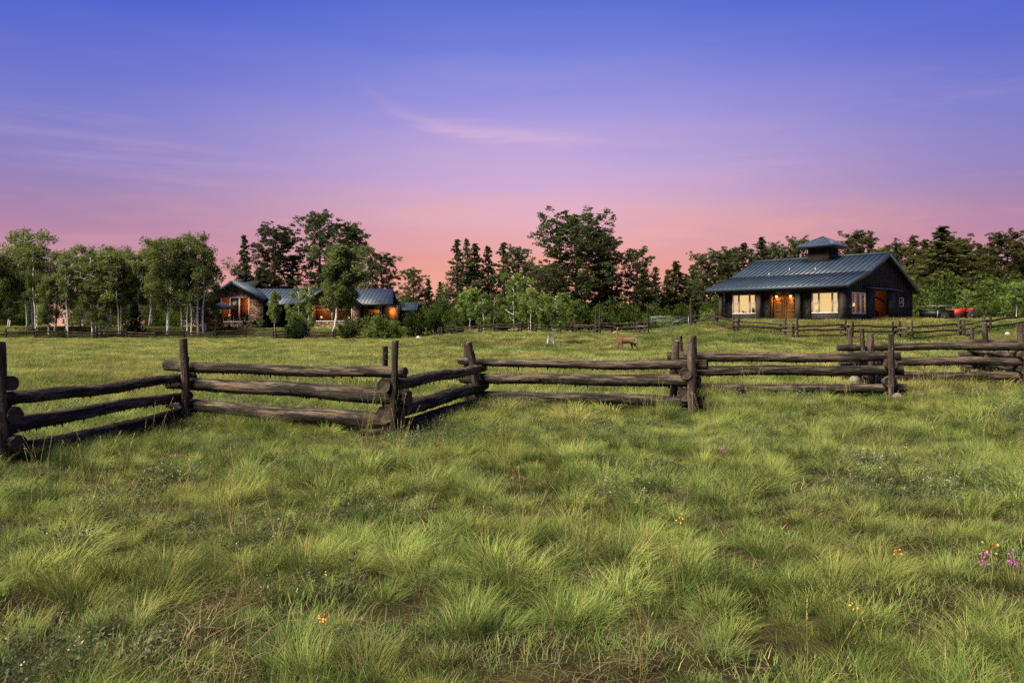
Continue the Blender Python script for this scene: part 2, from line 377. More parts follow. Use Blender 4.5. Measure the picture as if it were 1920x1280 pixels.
# ------------------------------------------------------------------ ground sheet
def grid_axis(parts):
    return np.unique(np.concatenate([np.arange(a, b, st) for a, b, st in parts]))
gx = grid_axis([(-3000, -200, 200), (-200, -80, 8), (-80, -16, 1.6), (-16, 16, .4), (16, 80, 1.6), (80, 200, 8), (200, 3001, 200)])
gy = grid_axis([(-200, -10, 10), (-10, 0, 1), (0, 26, .4), (26, 125, 1.1), (125, 300, 8), (300, 3001, 150)])
GX, GY = np.meshgrid(gx, gy); GZ = ground(GX, GY)
nx_, ny_ = len(gx), len(gy)
ii, jj = np.meshgrid(np.arange(ny_ - 1), np.arange(nx_ - 1), indexing='ij')
mb = MB(); mb.add(np.stack([GX, GY, GZ], -1).reshape(-1, 3), np.stack([ii * nx_ + jj, ii * nx_ + jj + 1, (ii + 1) * nx_ + jj + 1, (ii + 1) * nx_ + jj], -1).reshape(-1, 4))
tag(mb.build('ground', M['soil'], smooth=True), 'uneven meadow ground of brown soil under the grass', kind='structure')

# ------------------------------------------------------------------ the grass (uncountable: one object per sort of plant cover)
def blades(rng, n, rad, hmin, hmax, wd, lean, droop, segs=3, mb=None, flat=0.0, wind=.05):
    """n curved tapering blades rooted in a disc"""
    mb = mb or MB()
    a = rng.uniform(0, 2 * np.pi, n); r = rad * np.sqrt(rng.uniform(0, 1, n))
    root = np.stack([r * np.cos(a), r * np.sin(a), np.full(n, -.02)], -1)
    h = rng.uniform(hmin, hmax, n) * (1 - .25 * (r / rad) ** 2)
    da = a + rng.normal(0, .7, n); ln = lean * (.25 + r / rad) * rng.uniform(.5, 1.3, n)
    dirh = np.stack([np.cos(da), np.sin(da), np.zeros(n)], -1)
    sidev = np.stack([-np.sin(da + rng.normal(0, .6, n)), np.cos(da), np.zeros(n)], -1); sidev /= np.linalg.norm(sidev, axis=1)[:, None]
    wdv = wd * rng.uniform(.7, 1.35, n)
    rows = []
    for i in range(segs + 1):
        t_ = i / segs
        c = root + dirh * (h * (ln * t_ + droop * rng.uniform(.5, 1.5, n) * t_ ** 2.2))[:, None]
        c[:, 2] += h * (t_ - .42 * droop * t_ ** 2.5 - .2 * ln * t_ ** 2)
        c[:, 0] += wind * h * t_ ** 2
        wv = (wdv * (1 - t_) ** .7)[:, None] * sidev * .5
        rows += [c - wv, c + wv] if i < segs else [c]
    V = np.stack(rows, 1); m_ = 2 * segs + 1
    base = np.arange(n)[:, None] * m_
    at = rng.uniform(0, 1, n)
    q = np.concatenate([base + np.array([[2 * i, 2 * i + 1, 2 * i + 3, 2 * i + 2]]) for i in range(segs - 1)]) if segs > 1 else None
    tri = base + np.array([[2 * segs - 2, 2 * segs - 1, 2 * segs]])
    n0 = mb.n; mb.V.append(V.reshape(-1, 3)); mb.n += len(V) * m_
    if q is not None: mb.P.setdefault(4, []).append((q + n0, np.zeros(len(q), int), np.tile(at, segs - 1)))
    mb.P.setdefault(3, []).append((tri + n0, np.zeros(n, int), at))
    return mb
def cluster(prefix, makers, mat):
    c = bpy.data.collections.new(prefix)
    for i, mbk in enumerate(makers):
        me = mbk.mesh(f'{prefix}{i}', attr='blade')
        for mm in (mat if isinstance(mat, list) else [mat]): me.materials.append(mm)
        c.objects.link(bpy.data.objects.new(f'{prefix}{i}', me))
    return c
def scatter(name, label, P, rotz, scl, coll, seed, tilt=.12):
    """a cloud of points that carries one plant clump each"""
    me = bpy.data.meshes.new(name); me.vertices.add(len(P)); me.vertices.foreach_set('co', P.ravel())
    rng = np.random.default_rng(seed); n = len(P)
    rot = np.stack([rng.normal(0, tilt, n), rng.normal(0, tilt, n), rotz], -1).astype(np.float32)
    me.attributes.new('rot', 'FLOAT_VECTOR', 'POINT').data.foreach_set('vector', rot.ravel())
    me.attributes.new('scl', 'FLOAT_VECTOR', 'POINT').data.foreach_set('vector', scl.astype(np.float32).ravel())
    me.attributes.new('pick', 'INT', 'POINT').data.foreach_set('value', rng.integers(0, len(coll.objects), n).astype(np.int32))
    me.update()
    o = bpy.data.objects.new(name, me); COL.objects.link(o)
    ng = bpy.data.node_groups.new(name, 'GeometryNodeTree')
    ng.interface.new_socket('Geometry', in_out='INPUT', socket_type='NodeSocketGeometry')
    ng.interface.new_socket('Geometry', in_out='OUTPUT', socket_type='NodeSocketGeometry')
    N = ng.nodes; gi = N.new('NodeGroupInput'); go = N.new('NodeGroupOutput'); ip = N.new('GeometryNodeInstanceOnPoints')
    ci = N.new('GeometryNodeCollectionInfo'); ci.inputs[0].default_value = coll; ci.inputs[1].default_value = True; ci.inputs[2].default_value = True
    ip.inputs['Pick Instance'].default_value = True
    def at(nm, typ):
        a = N.new('GeometryNodeInputNamedAttribute'); a.data_type = typ; a.inputs[0].default_value = nm; return a.outputs[0]
    L = ng.links
    L.new(gi.outputs[0], ip.inputs['Points']); L.new(ci.outputs[0], ip.inputs['Instance'])
    L.new(at('pick', 'INT'), ip.inputs['Instance Index']); L.new(at('rot', 'FLOAT_VECTOR'), ip.inputs['Rotation']); L.new(at('scl', 'FLOAT_VECTOR'), ip.inputs['Scale'])
    L.new(ip.outputs[0], go.inputs[0])
    md = o.modifiers.new('scatter', 'NODES'); md.node_group = ng
    return tag(o, label, kind='stuff')
BW = np.array([24.69, 58.64]); BA = R(46.38)                  # barn: near corner of its walls and its turn
bxh = np.array([math.cos(BA), -math.sin(BA)]); byh = np.array([math.sin(BA), math.cos(BA)])
def clear(X, Y):
    lx = (X - BW[0]) * bxh[0] + (Y - BW[1]) * bxh[1]; ly = (X - BW[0]) * byh[0] + (Y - BW[1]) * byh[1]
    barn = (lx > -11.3) & (lx < .1) & (ly > -.1) & (ly < 13.6)
    house = (X > -45) & (X < -12) & (Y > 104.4)
    return ~(barn | house)
def pts(rng, n, y0, y1, smax=.72, pad=1.0):
    """random points spread evenly over the wedge of meadow between two depths"""
    Y = np.sqrt(rng.uniform(y0 ** 2, y1 ** 2, n)); X = rng.uniform(-1, 1, n) * (smax * Y + pad)
    return X, Y
rng = np.random.default_rng(7)
tus = cluster('tussock', [blades(np.random.default_rng(20 + i), 430, .085 + .02 * (i % 3), .09, .25, .0034, .42 + .2 * (i % 2), .3 + .1 * (i % 3), 3, wind=.0) for i in range(8)], M['grass'])
C = {-1: (-9.6, 10.4), 0: (-5.74, 8.9), 1: (-5.29, 12.73), 2: (-1.715, 11.28), 3: (-.62, 15.4), 4: (3.04, 13.85), 5: (3.86, 17.7), 6: (8.0, 16.8), 7: (8.85, 20.3), 8: (12.75, 19.8), 9: (13.75, 23.6), 10: (17.6, 22.6)}   # corners of the near log fence
ltr = cluster('litter', [blades(np.random.default_rng(140 + i), 70, .3, .03, .12, .003, 1.6, .9, 2) for i in range(3)], M['thatch'])
trf = cluster('turf', [blades(np.random.default_rng(40 + i), 260, .32, .03, .11, .0042, .5, .4, 2) for i in range(4)], M['turf'])
def stalks(seed, n, hmin, hmax, rad):
    r_ = np.random.default_rng(seed); mb = MB()
    for i in range(n):
        a = r_.uniform(0, 6.28); rr = rad * r_.uniform(0, 1) ** .5; h = r_.uniform(hmin, hmax); ln = r_.uniform(.05, .38); da = r_.uniform(0, 6.28)
        p0 = np.array([rr * math.cos(a), rr * math.sin(a), -.02]); dv = np.array([math.cos(da), math.sin(da), 0])
        P = [p0 + dv * (ln * h * t_ ** 1.8) + np.array([.06 * h * t_ ** 2, 0, h * t_]) for t_ in np.linspace(0, 1, 6)]
        at0 = r_.uniform(0, 1)
        n0 = mb.n; mb.tube(P, np.linspace(.0019, .0010, 6), 3, caps=False)
        mb.P[4][-1] = (mb.P[4][-1][0], mb.P[4][-1][1], np.full(len(mb.P[4][-1][0]), at0))
        tip = P[-1]; td = P[-1] - P[-2]; td /= np.linalg.norm(td)
        for k_ in range(9):                                    # seed head: short spikelets up the tip
            c = tip - td * (.085 * k_ / 9 * r_.uniform(.9, 1.6)); sd_ = r_.normal(0, 1, 3); sd_ -= td * sd_.dot(td); sd_ /= np.linalg.norm(sd_) + 1e-6
            e = c + td * .022 + sd_ * .007; s2 = np.cross(td, sd_) * .003
            mb.add([c - s2, c + s2, e], [(0, 1, 2)], at=np.full(1, .7 + .3 * r_.uniform()))
    return mb
stk = cluster('stalk', [stalks(60 + i, 5 + 3 * (i % 3), .34, .68, .1) for i in range(5)], M['straw'])
def forb(seed):
    r_ = np.random.default_rng(seed); mb = MB()
    for i in range(26):
        a = r_.uniform(0, 6.28); h = r_.uniform(.05, .2); rr = .15 * r_.uniform() ** .5; b_ = np.array([rr * math.cos(a), rr * math.sin(a), 0.]); tip = b_ + np.array([.06 * math.cos(a), .06 * math.sin(a), h])
        for k_ in range(11):
            t_ = r_.uniform(.15, 1); c = b_ + (tip - b_) * t_; d_ = r_.normal(0, 1, 3); d_[2] = abs(d_[2]) * .8; d_ /= np.linalg.norm(d_)
            s_ = np.cross(d_, r_.normal(0, 1, 3)); s_ /= np.linalg.norm(s_); l_ = r_.uniform(.015, .034)
            mb.add([c, c + d_ * l_ * .5 + s_ * .0045, c + d_ * l_, c + d_ * l_ * .5 - s_ * .0045], [(0, 1, 2, 3)], at=np.full(1, r_.uniform()))
        if seed % 4 == 1 and i % 3 == 0:
            for k_ in range(5):                                # small pale everlasting heads
                c = tip + r_.normal(0, .008, 3) + np.array([0, 0, .03]); q = r_.normal(0, 1, 3); q /= np.linalg.norm(q); e = np.cross(q, [0, 0, 1.]); e /= np.linalg.norm(e) + 1e-6; f_ = np.cross(q, e)
                mb.add([c + e * .0045, c + f_ * .0045, c - e * .0045, c - f_ * .0045], [(0, 1, 2, 3)], 1, at=np.full(1, .5))
    return mb
frb = cluster('forb', [forb(80 + i) for i in range(4)], [M['sage'], M['petalw']])
mdw = cluster('meadow', [blades(np.random.default_rng(100 + i), 240, .62, .14, .36, .013, .35, .5, 2) for i in range(4)], M['meadow'])
mds = cluster('meadowtuft', [blades(np.random.default_rng(110 + i), 120, .16, .2, .46, .008, .7, .5, 3) for i in range(4)], M['meadow'])

def bare(X, Y):       # a few worn patches of soil show through close to the camera
    n_ = vnoise(X / .55 + 3.3, Y / .7, 11) * .6 + vnoise(X / .4, Y / .5, 12) * .4
    return n_ < .165 + .075 * np.clip((9 - Y) / 6, 0, 1)
# bunch grass of the near meadow
jx, jy = np.meshgrid(np.arange(-26, 26, .262), np.arange(1.8, 32, .262)); X = (jx + (jy * 7.3 % .262) + rng.uniform(-.13, .13, jx.shape)).ravel(); Y = (jy + rng.uniform(-.13, .13, jx.shape)).ravel()
keep = (np.abs(X) < .72 * Y + 1) & ~bare(X, Y) & (rng.uniform(0, 1, len(X)) < .35 + .85 * vnoise(X / .9, Y / .9, 5)); X, Y = X[keep], Y[keep]
for a in range(-1, 10):                                         # ranker growth along the foot of the fence
    t_ = rng.uniform(0, 1, 90); A = np.array(C[a]); B = np.array(C[a + 1]); P_ = A + (B - A) * t_[:, None] + rng.normal(0, .25, (90, 2)); t_ = t_[:45]; P_ = P_[:45]; X = np.append(X, P_[:, 0]); Y = np.append(Y, P_[:, 1])
sc = (.6 + .8 * vnoise(X / .8, Y / .8, 6)) * rng.uniform(.65, 1.25, len(X)) * np.where(Y < 6, .97, 1.08)
scatter('bunch_grass', 'yellow-green bunch grass in arching tussocks across the near meadow', np.stack([X, Y, ground(X, Y) - .01], -1), rng.uniform(0, 6.28, len(X)), np.stack([sc * 1.05, sc * 1.05, sc * rng.uniform(.8, 1.1, len(X))], -1), tus, 1, .2)
X, Y = pts(rng, 12000, 2.0, 30); keep = ~bare(X, Y); X, Y = X[keep], Y[keep]
sc = rng.uniform(.7, 1.3, len(X))
scatter('short_turf', 'short fine turf growing between the tussocks', np.stack([X, Y, ground(X, Y)], -1), rng.uniform(0, 6.28, len(X)), np.stack([sc, sc, sc * (.6 + .8 * vnoise(X / 1.1, Y / 1.1, 8))], -1), trf, 2)
X, Y = pts(rng, 2200, 2.0, 14); sc = rng.uniform(.7, 1.3, len(X))
scatter('dry_litter', 'dead straw litter lying on the soil between the tussocks', np.stack([X, Y, ground(X, Y) + .015], -1), rng.uniform(0, 6.28, len(X)), np.stack([sc, sc, sc * .7], -1), ltr, 7)
X, Y = pts(rng, 1700, 2.2, 34); keep = (vnoise(X / 1.5, Y / 1.5, 9) > .5) & ~bare(X, Y); X, Y = X[keep], Y[keep]
sc = rng.uniform(.6, 1.15, len(X)) * (1 - .25 * (Y < 5))
scatter('dry_grass_stalks', 'straw-coloured seed stalks standing above the grass', np.stack([X, Y, ground(X, Y)], -1), rng.uniform(0, 6.28, len(X)), np.stack([sc] * 3, -1), stk, 3, .08)
X, Y = pts(rng, 4200, 2.2, 26); keep = vnoise(X / 1.2 + 9, Y / 1.2, 10) > .6; X, Y = X[keep], Y[keep]
sc = rng.uniform(.7, 1.3, len(X))
scatter('sage_ground_cover', 'low grey-green sage and pale everlasting flowers among the grass', np.stack([X, Y, ground(X, Y)], -1), rng.uniform(0, 6.28, len(X)), np.stack([sc] * 3, -1), frb, 4)
# the open meadow beyond, out to the trees
X, Y = pts(rng, 60000, 19, 118, .74, 2); keep = clear(X, Y) & (rng.uniform(0, 1, len(X)) < np.clip(30 / Y + .35, 0, 1)); X, Y = X[keep], Y[keep]
sc = rng.uniform(.8, 1.3, len(X)); hv = (.55 + .8 * vnoise(X / 2.6, Y / 2.6, 13)) * (1 + .5 * ((Y > 49) & (X > 8)))
scatter('meadow_grass', 'tall yellow-green hay meadow beyond the log fence', np.stack([X, Y, ground(X, Y) - .02], -1), rng.uniform(0, 6.28, len(X)), np.stack([sc, sc, hv], -1), mdw, 5)
X, Y = pts(rng, 22000, 12, 105, .74, 2); keep = clear(X, Y) & (vnoise(X / 3.5, Y / 3.5, 14) > .36); X, Y = X[keep], Y[keep]
sc = rng.uniform(.7, 1.3, len(X))
scatter('meadow_tufts', 'taller grass tufts scattered in the hay meadow', np.stack([X, Y, ground(X, Y) - .02], -1), rng.uniform(0, 6.28, len(X)), np.stack([sc, sc, sc], -1), mds, 6)
#@@GRASS_END


# ------------------------------------------------------------------ log fences
def log_mesh(L, r0, r1, seed, bend=.03, rough=.09, rag=0, rings=26, seg=16, hollow=True):
    r_ = np.random.default_rng(seed); mb = MB()
    t_ = np.linspace(0, 1, rings); th = np.arange(seg) * 2 * np.pi / seg
    ph = r_.uniform(0, 6.28, 12)
    cy = bend * (np.sin(t_ * 2.6 + ph[0]) - np.sin(ph[0]) * (1 - t_) - np.sin(2.6 + ph[0]) * t_) + bend * .3 * np.sin(t_ * 11 + ph[1])
    cz = bend * (np.sin(t_ * 3.3 + ph[2]) - np.sin(ph[2]) * (1 - t_) - np.sin(3.3 + ph[2]) * t_) + bend * .3 * np.sin(t_ * 13 + ph[3])
    rad = (r0 + (r1 - r0) * t_)[:, None] * np.ones((1, seg))
    T, H = np.meshgrid(t_ * L, th, indexing='ij')
    nz = .3 * np.cos(2 * H + ph[4] + .5 * T) + .3 * np.cos(3 * H + ph[5] - .4 * T) + .3 * np.sin(1.9 * T + ph[6] + H) + .25 * np.sin(4.1 * T + ph[7] - 2 * H)
    rad *= 1 + r_.normal(0, .035, seg)[None, :] + rough * (nz + r_.normal(0, .42, rad.shape))
    for k_ in range(r_.integers(2, 5)):                          # knots
        i0, j0 = r_.integers(2, rings - 2), r_.integers(0, seg); rad[i0, j0] *= 1.16
    for e_ in (0, 1, -2, -1): rad[e_] = rad[e_].mean() * (1 + .035 * np.cos(2 * th + ph[8]) + r_.normal(0, .008, seg))      # ends stay round
    end = r_.normal(0, .006, (2, seg))
    X = T.copy(); X[0] += end[0]; X[-1] += end[1]
    V = np.stack([X, cy[:, None] + rad * np.cos(H), cz[:, None] + rad * np.sin(H)], -1)
    i = np.arange(rings - 1)[:, None]; j = np.arange(seg)[None, :]
    mb.add(V.reshape(-1, 3), np.stack([i * seg + j, (i + 1) * seg + j, (i + 1) * seg + (j + 1) % seg, i * seg + (j + 1) % seg], -1).reshape(-1, 4))
    for e, xo, sg in ((0, 0., 1), (rings - 1, L, -1)):          # sawn, checked ends
        c = np.array([xo + sg * .02, cy[e], cz[e]]); ring = V[e]
        inner = c + (ring - c) * .72 * (1 + .05 * r_.normal(0, 1, (seg, 1))); inner[:, 0] = xo + sg * .014
        k_ = np.arange(seg); kn = (k_ + 1) % seg
        q = np.stack([k_, kn, seg + kn, seg + k_], -1) if sg > 0 else np.stack([k_, seg + k_, seg + kn, kn], -1)
        f3 = np.stack([seg + k_, seg + kn, np.full(seg, 2 * seg)], -1) if sg > 0 else np.stack([seg + kn, seg + k_, np.full(seg, 2 * seg)], -1)
        n0 = mb.n; mb.V.append(np.concatenate([ring, inner, [c]])); mb.n += 2 * seg + 1
        mb.P.setdefault(4, []).append((q + n0, np.ones(seg, int), np.full(seg, .5))); mb.P.setdefault(3, []).append((f3 + n0, np.ones(seg, int), np.full(seg, .5)))
    for k_ in range(rag):                                        # shreds of bark hanging below
        xx = r_.uniform(.03, .97); a = -np.pi / 2 + r_.normal(0, .5); ri = (r0 + (r1 - r0) * xx)
        yy = np.interp(xx, t_, cy); zz = np.interp(xx, t_, cz)
        c = np.array([xx * L, yy + ri * .96 * math.cos(a), zz + ri * .96 * math.sin(a)]); ln = r_.uniform(.012, .05) * (1.6 if r_.uniform() < .1 else 1); wd = r_.uniform(.008, .03)
        tip = c + np.array([r_.normal(0, .015), .3 * ln * math.cos(a), -ln])
        mb.add([c + [-wd, -.008, .01], c + [wd, -.008, .01], c + [0, .014, .012], tip], [(0, 1, 3), (1, 2, 3), (2, 0, 3)])
    return mb.mesh('log', True)
def axis_matrix(p, q, roll=0.):
    d_ = (Vector(q) - Vector(p)).normalized(); up = Vector((0, 0, 1)); y = up.cross(d_)
    if y.length < 1e-3: y = Vector((0, 1, 0))
    y.normalize(); z = d_.cross(y)
    m3 = Matrix((d_, y, z)).transposed().to_4x4(); m3.translation = Vector(p)
    return m3 @ Matrix.Rotation(roll, 4, 'X')
SEED = [500]
def rail(parent, p, q, r0, r1, mat='rail', rag=34, bend=.03, rough=.09, rings=44, seg=18, name='rail'):
    SEED[0] += 1; p = Vector(p); q = Vector(q)
    o = link(name, log_mesh((q - p).length, r0, r1, SEED[0], bend, rough, rag, rings, seg), [M[mat], M['logend']], parent)
    o.matrix_basis = axis_matrix(p, q); return o
def post(parent, foot, top, r0, r1, mat='post', rings=12, seg=14, name='post'):
    SEED[0] += 1; foot = Vector(foot); top = Vector(top); L = (top - foot).length
    me = log_mesh(L, r0, r1, SEED[0], .012, .11, 0, rings, seg)
    me.transform(Matrix.Rotation(-math.pi / 2, 4, 'Y'))          # the log's length now runs along local z
    o = link(name, me, [M[mat], M['posttop']], parent); d_ = (top - foot).normalized()
    o.matrix_basis = Matrix.Translation(foot) @ Vector((0, 0, 1)).rotation_difference(d_).to_matrix().to_4x4(); return o

near = empty('log_fence', (0, 14, 0), 0, 'weathered zigzag fence of thick stacked logs in the grass between camera and deer', 'fence')
def kid(o):                                                     # keep the world place under the fence's own base
    mw = o.matrix_basis.copy(); o.matrix_basis = Matrix.Translation(-Vector(near.location)) @ mw; return o
# panel -> overhang at each end, three rails (height at start, at end, radius at start, at end)
PAN = {(-1, 0): (.3, .2, [(.96, .98, .1, .085), (.62, .62, .1, .095), (.27, .28, .1, .1)]),
 (0, 1): (.25, .22, [(.80, .80, .085, .07), (.46, .49, .095, .075), (.13, .20, .11, .1)]),
 (1, 2): (.34, .22, [(.985, .965, .085, .078), (.69, .585, .09, .112), (.35, .225, .1, .115)]),
 (2, 3): (.24, .3, [(.785, .80, .1, .075), (.39, .46, .125, .1), (.08, .12, .115, .09)]),
 (3, 4): (.42, .32, [(.945, .955, .072, .085), (.60, .665, .098, .112), (.22, .27, .1, .1)]),
 (4, 5): (.26, .3, [(.80, .80, .095, .08), (.44, .48, .12, .1), (.06, .1, .12, .1)]),
 (5, 6): (.32, .3, [(.96, .99, .1, .095), (.61, .69, .11, .108), (.23, .29, .1, .095)]),
 (6, 7): (.28, .35, [(.83, .86, .115, .09), (.46, .55, .125, .1), (.1, .2, .12, .1)]),
 (7, 8): (.42, .3, [(1.07, 1.12, .085, .1), (.70, .75, .105, .105), (.33, .36, .105, .11)]),
 (8, 9): (.3, .35, [(.92, .95, .1, .08), (.55, .58, .1, .09), (.2, .24, .1, .09)]),
 (9, 10): (.35, .3, [(1.16, 1.15, .08, .09), (.77, .77, .1, .1), (.37, .36, .11, .1)])}
for (a, b_), (o0, o1, rr) in PAN.items():
    A = Vector(C[a] + (0,)); B = Vector(C[b_] + (0,)); d_ = (B - A).normalized()
    for i, (z0, z1, r0, r1) in enumerate(rr):
        j = [.0, .03, -.04][(i + a) % 3]
        p = A - d_ * (o0 + (.05 - .1 * ((i * 7 + a * 3) % 3) / 2)); q = B + d_ * (o1 + (.06 - .12 * ((i * 5 + a) % 3) / 2))
        p.z, q.z = (z0 + .03, z1 + .03) if i == 2 else (z0, z1)
        old = (a % 2 == 0 and i == 0)
        kid(rail(near, p, q, r0, r1, 'rail', 60 if i < 2 else 34, .026 if i < 2 else .02, .13 if old else .085))
def np_(xf, yf, xt, yt, Yd, dia, Yt=None):
    X0 = px(xf, Yd); z0 = gz(X0, Yd) - .12; Yt = Yt or Yd
    foot = Vector((X0, Yd, z0)); top = Vector((px(xt, Yt), Yt, pz(yt, Yt)))
    kid(post(near, foot, top, dia / 2 * 1.04, dia / 2 * .94))
for a in [(7, 880, -2, 640, 8.78, .145), (351, 800, 343, 635, 12.5, .125), (350, 792, 349, 668, 13.02, .1), (735, 824, 741, 638, 11.06, .098), (722, 812, 722.5, 649, 11.56, .088),
          (904, 770, 878, 641, 15.15, .155), (878, 760, 873, 643, 15.72, .1), (1298, 785, 1296, 633, 13.62, .15), (1262, 770, 1268, 639, 14.2, .135), (1279, 745, 1274, 629, 18.0, .135), (1300, 745, 1301, 629, 17.42, .13),
          (1671, 757, 1670, 625, 16.5, .122), (1633, 752, 1632, 625, 17.15, .145), (1594, 735, 1595, 614, 20.7, .128), (1622, 730, 1616, 617, 19.95, .115),
          (1913, 730, 1914, 607, 20.15, .16), (1925, 730, 1928, 612, 19.5, .14), (1822, 715, 1823, 614, 23.95, .125), (1853, 712, 1845, 605, 23.2, .155)]:
    np_(*a)
def wire(z, P):
    mb = MB(); mb.tube(P, .004, 5); kid(mb.build('wire', M['rust'], near, smooth=True))
def tie(xa, xb, Y0, ys, sag=.02):
    for y in ys:
        z = pz(y, Y0); a = px(xa, Y0); b_ = px(xb, Y0)
        wire(z, [(a + (b_ - a) * t_, Y0 + .03 * math.sin(6 * t_), z - sag * math.sin(math.pi * t_) + .01 * math.sin(9 * t_ + y)) for t_ in np.linspace(0, 1, 9)])
tie(1276, 1293, 13.9, (643, 648, 654), .01); tie(1636, 1669, 16.8, (630, 646), .03); tie(722, 741, 11.25, (671,), .05); tie(741, 757, 11.1, (665,), -.02)
tie(1600, 1622, 20.3, (632,), .02); tie(1826, 1846, 23.5, (633,), .02); tie(1852, 1910, 21.5, (628,), .05)

# far log fences: thin rails in short zigzag panels
def far_fence(name, label, P, hts, r=.07, ph=1.25, pale=(), tall={}, seed=1):
    """P: list of (x, depth) corners"""
    r_ = random.Random(seed); c = P[len(P) // 2]
    o = empty(name, (c[0], c[1], gz(*c)), 0, label, 'fence'); off = Matrix.Translation(-Vector(o.location))
    for i, (X, Y) in enumerate(P):
        z = gz(X, Y)
        for sgn in ((-1, 1) if r_.random() < .65 else (1,)):
            h = tall.get(i, ph + r_.uniform(-.12, .18)) if sgn == 1 else ph + r_.uniform(-.2, .1)
            k_ = post(o, (X + .12 * sgn, Y - .14 * sgn, z - .1), (X + .12 * sgn + r_.uniform(-.06, .06), Y - .14 * sgn, z + h), .075, .065, 'farpost', 6, 8); k_.matrix_basis = off @ k_.matrix_basis
        if i + 1 < len(P):
            A = Vector((X, Y, 0)); B = Vector((P[i + 1][0], P[i + 1][1], 0)); d_ = (B - A).normalized()
            for j, h in enumerate(hts):
                dz = .1 if i % 2 else 0
                p = A - d_ * .25; q = B + d_ * .25; p.z = gz(A.x, A.y) + h - dz + r_.uniform(-.05, .05); q.z = gz(B.x, B.y) + h - dz + r_.uniform(-.05, .05)
                k_ = rail(o, p, q, r * .85 * r_.uniform(.8, 1.15), r * r_.uniform(.75, 1.1), 'palelog' if (i, j) in pale else 'farlog', 0, .05, .1, 8, 8); k_.matrix_basis = off @ k_.matrix_basis
    return o
BF = [(1300, 61.5), (1340, 57), (1380, 53.5), (1467, 52.5), (1491, 51.2), (1579, 51.5), (1594, 50.3), (1681, 50.6), (1705, 49.6), (1796, 51.8), (1803, 51), (1852, 54), (1925, 56)]
far_fence('log_fence', 'low zigzag log fence in front of the dark barn, some rails bleached pale', [(px(a, b_), b_) for a, b_ in BF], (.2, .55, .9), .075, 1.22, {(2, 2), (3, 2), (3, 1), (5, 1), (7, 2), (9, 2), (10, 2), (10, 1)}, {}, 3)
CF = [(1212, 62)] + [(1212 - 37 * (i + .5) - (6 if i % 2 else -3), 63.5 + 1.9 * i + (1.2 if i % 2 else -.6)) for i in range(11)]
far_fence('log_fence', 'dark low log fence behind the deer and young aspens, ending at the wire gate', [(px(a, b_), b_) for a, b_ in CF], (.2, .5, .8, 1.05), .07, 1.2, {(0, 0), (0, 2)}, {0: 2.35, 3: 2.3}, 4)
LF = [(-45 + 56 * i, 94.5 + (1.0 if i % 2 else -.6)) for i in range(14)]
far_fence('log_fence', 'dark log fence before the aspen grove and the stone house', [(px(a, b_), b_) for a, b_ in LF], (.25, .6, .95), .085, 1.3, (), {}, 5)

# wire gate beside the barn fence
g0 = (px(1221, 62), 62.0); g1 = (px(1291, 62), 62.0); gzz = gz((g0[0] + g1[0]) / 2, 62)
gate = empty('gate', ((g0[0] + g1[0]) / 2, 62, gzz), 0, 'pale tube-framed wire gate with crossed braces between two tall posts', 'gate')
hw = (g1[0] - g0[0]) / 2
mb = MB()
for z in (.08, 1.22): mb.tube([(-hw, 0, z), (hw, 0, z)], .028, 6)
for x in (-hw, hw): mb.tube([(x, 0, .05), (x, 0, 1.25)], .028, 6)
mb.tube([(-hw, 0, .9), (hw, 0, .9)], .018, 6)
mb.build('frame', M['metal'], gate)
mb = MB(); mb.tube([(-hw, -.01, 1.2), (.1, -.01, .72)], .02, 6); mb.build('brace', M['metal'], gate)
mb = MB(); mb.tube([(hw, -.01, 1.2), (.1, -.01, .72)], .02, 6); mb.build('brace', M['metal'], gate)
mb = MB()
for i in range(1, 24): mb.tube([(-hw + 2 * hw * i / 24, 0, .08), (-hw + 2 * hw * i / 24, 0, 1.22)], .003, 3)
for i in range(1, 8): mb.tube([(-hw, 0, .08 + 1.14 * i / 8), (hw, 0, .08 + 1.14 * i / 8)], .003, 3)
mb.build('wire_mesh', M['metal'], gate)
X = px(1295.5, 62); z = gz(X, 62)
tag(post(None, (X, 62, z - .1), (X - .02, 62, z + 2.4), .085, .075, 'farpost', 8, 8, 'gate_post'), 'tall dark gate post standing where the barn fence meets the wire gate', 'post')
X = px(1117, 70); z = gz(X, 70)
tag(post(None, (X, 70, z - .1), (X, 70, z + 2.55), .08, .07, 'farpost', 8, 8, 'fence_post'), 'tall lone dark post rising from the low fence behind the deer', 'post')

#@@BARN
# ------------------------------------------------------------------ barn
BZ = 2.05
barn = empty('barn', (BW[0], BW[1], BZ), -BA, 'dark board barn with blue metal roof, cupola and glowing windows', 'barn')
BL, BD, FB = 11.05, 13.5, .7              # length of the front, depth, porch recess
def wall_pieces(mb, u0, u1, z0, z1, holes, axis, at, th, mi=0):
    """boxes that fill a wall rectangle around its openings; axis 'x' or 'y' = direction of u"""
    us = sorted({u0, u1} | {h[0] for h in holes} | {h[1] for h in holes}); zs = sorted({z0, z1} | {h[2] for h in holes} | {h[3] for h in holes})
    for a, b_ in zip(us, us[1:]):
        run = None
        for c, d_ in zip(zs, zs[1:]):
            hole = any(h[0] <= a + 1e-6 and h[1] >= b_ - 1e-6 and h[2] <= c + 1e-6 and h[3] >= d_ - 1e-6 for h in holes)
            if hole:
                if run: put(mb, a, b_, run[0], run[1], axis, at, th, mi); run = None
            else: run = (run[0], d_) if run else (c, d_)
        if run: put(mb, a, b_, run[0], run[1], axis, at, th, mi)
def put(mb, a, b_, c, d_, axis, at, th, mi):
    if axis == 'x': mb.box((a, at, c), (b_, at + th, d_), mi)
    else: mb.box((at, a, c), (at + th, b_, d_), mi)
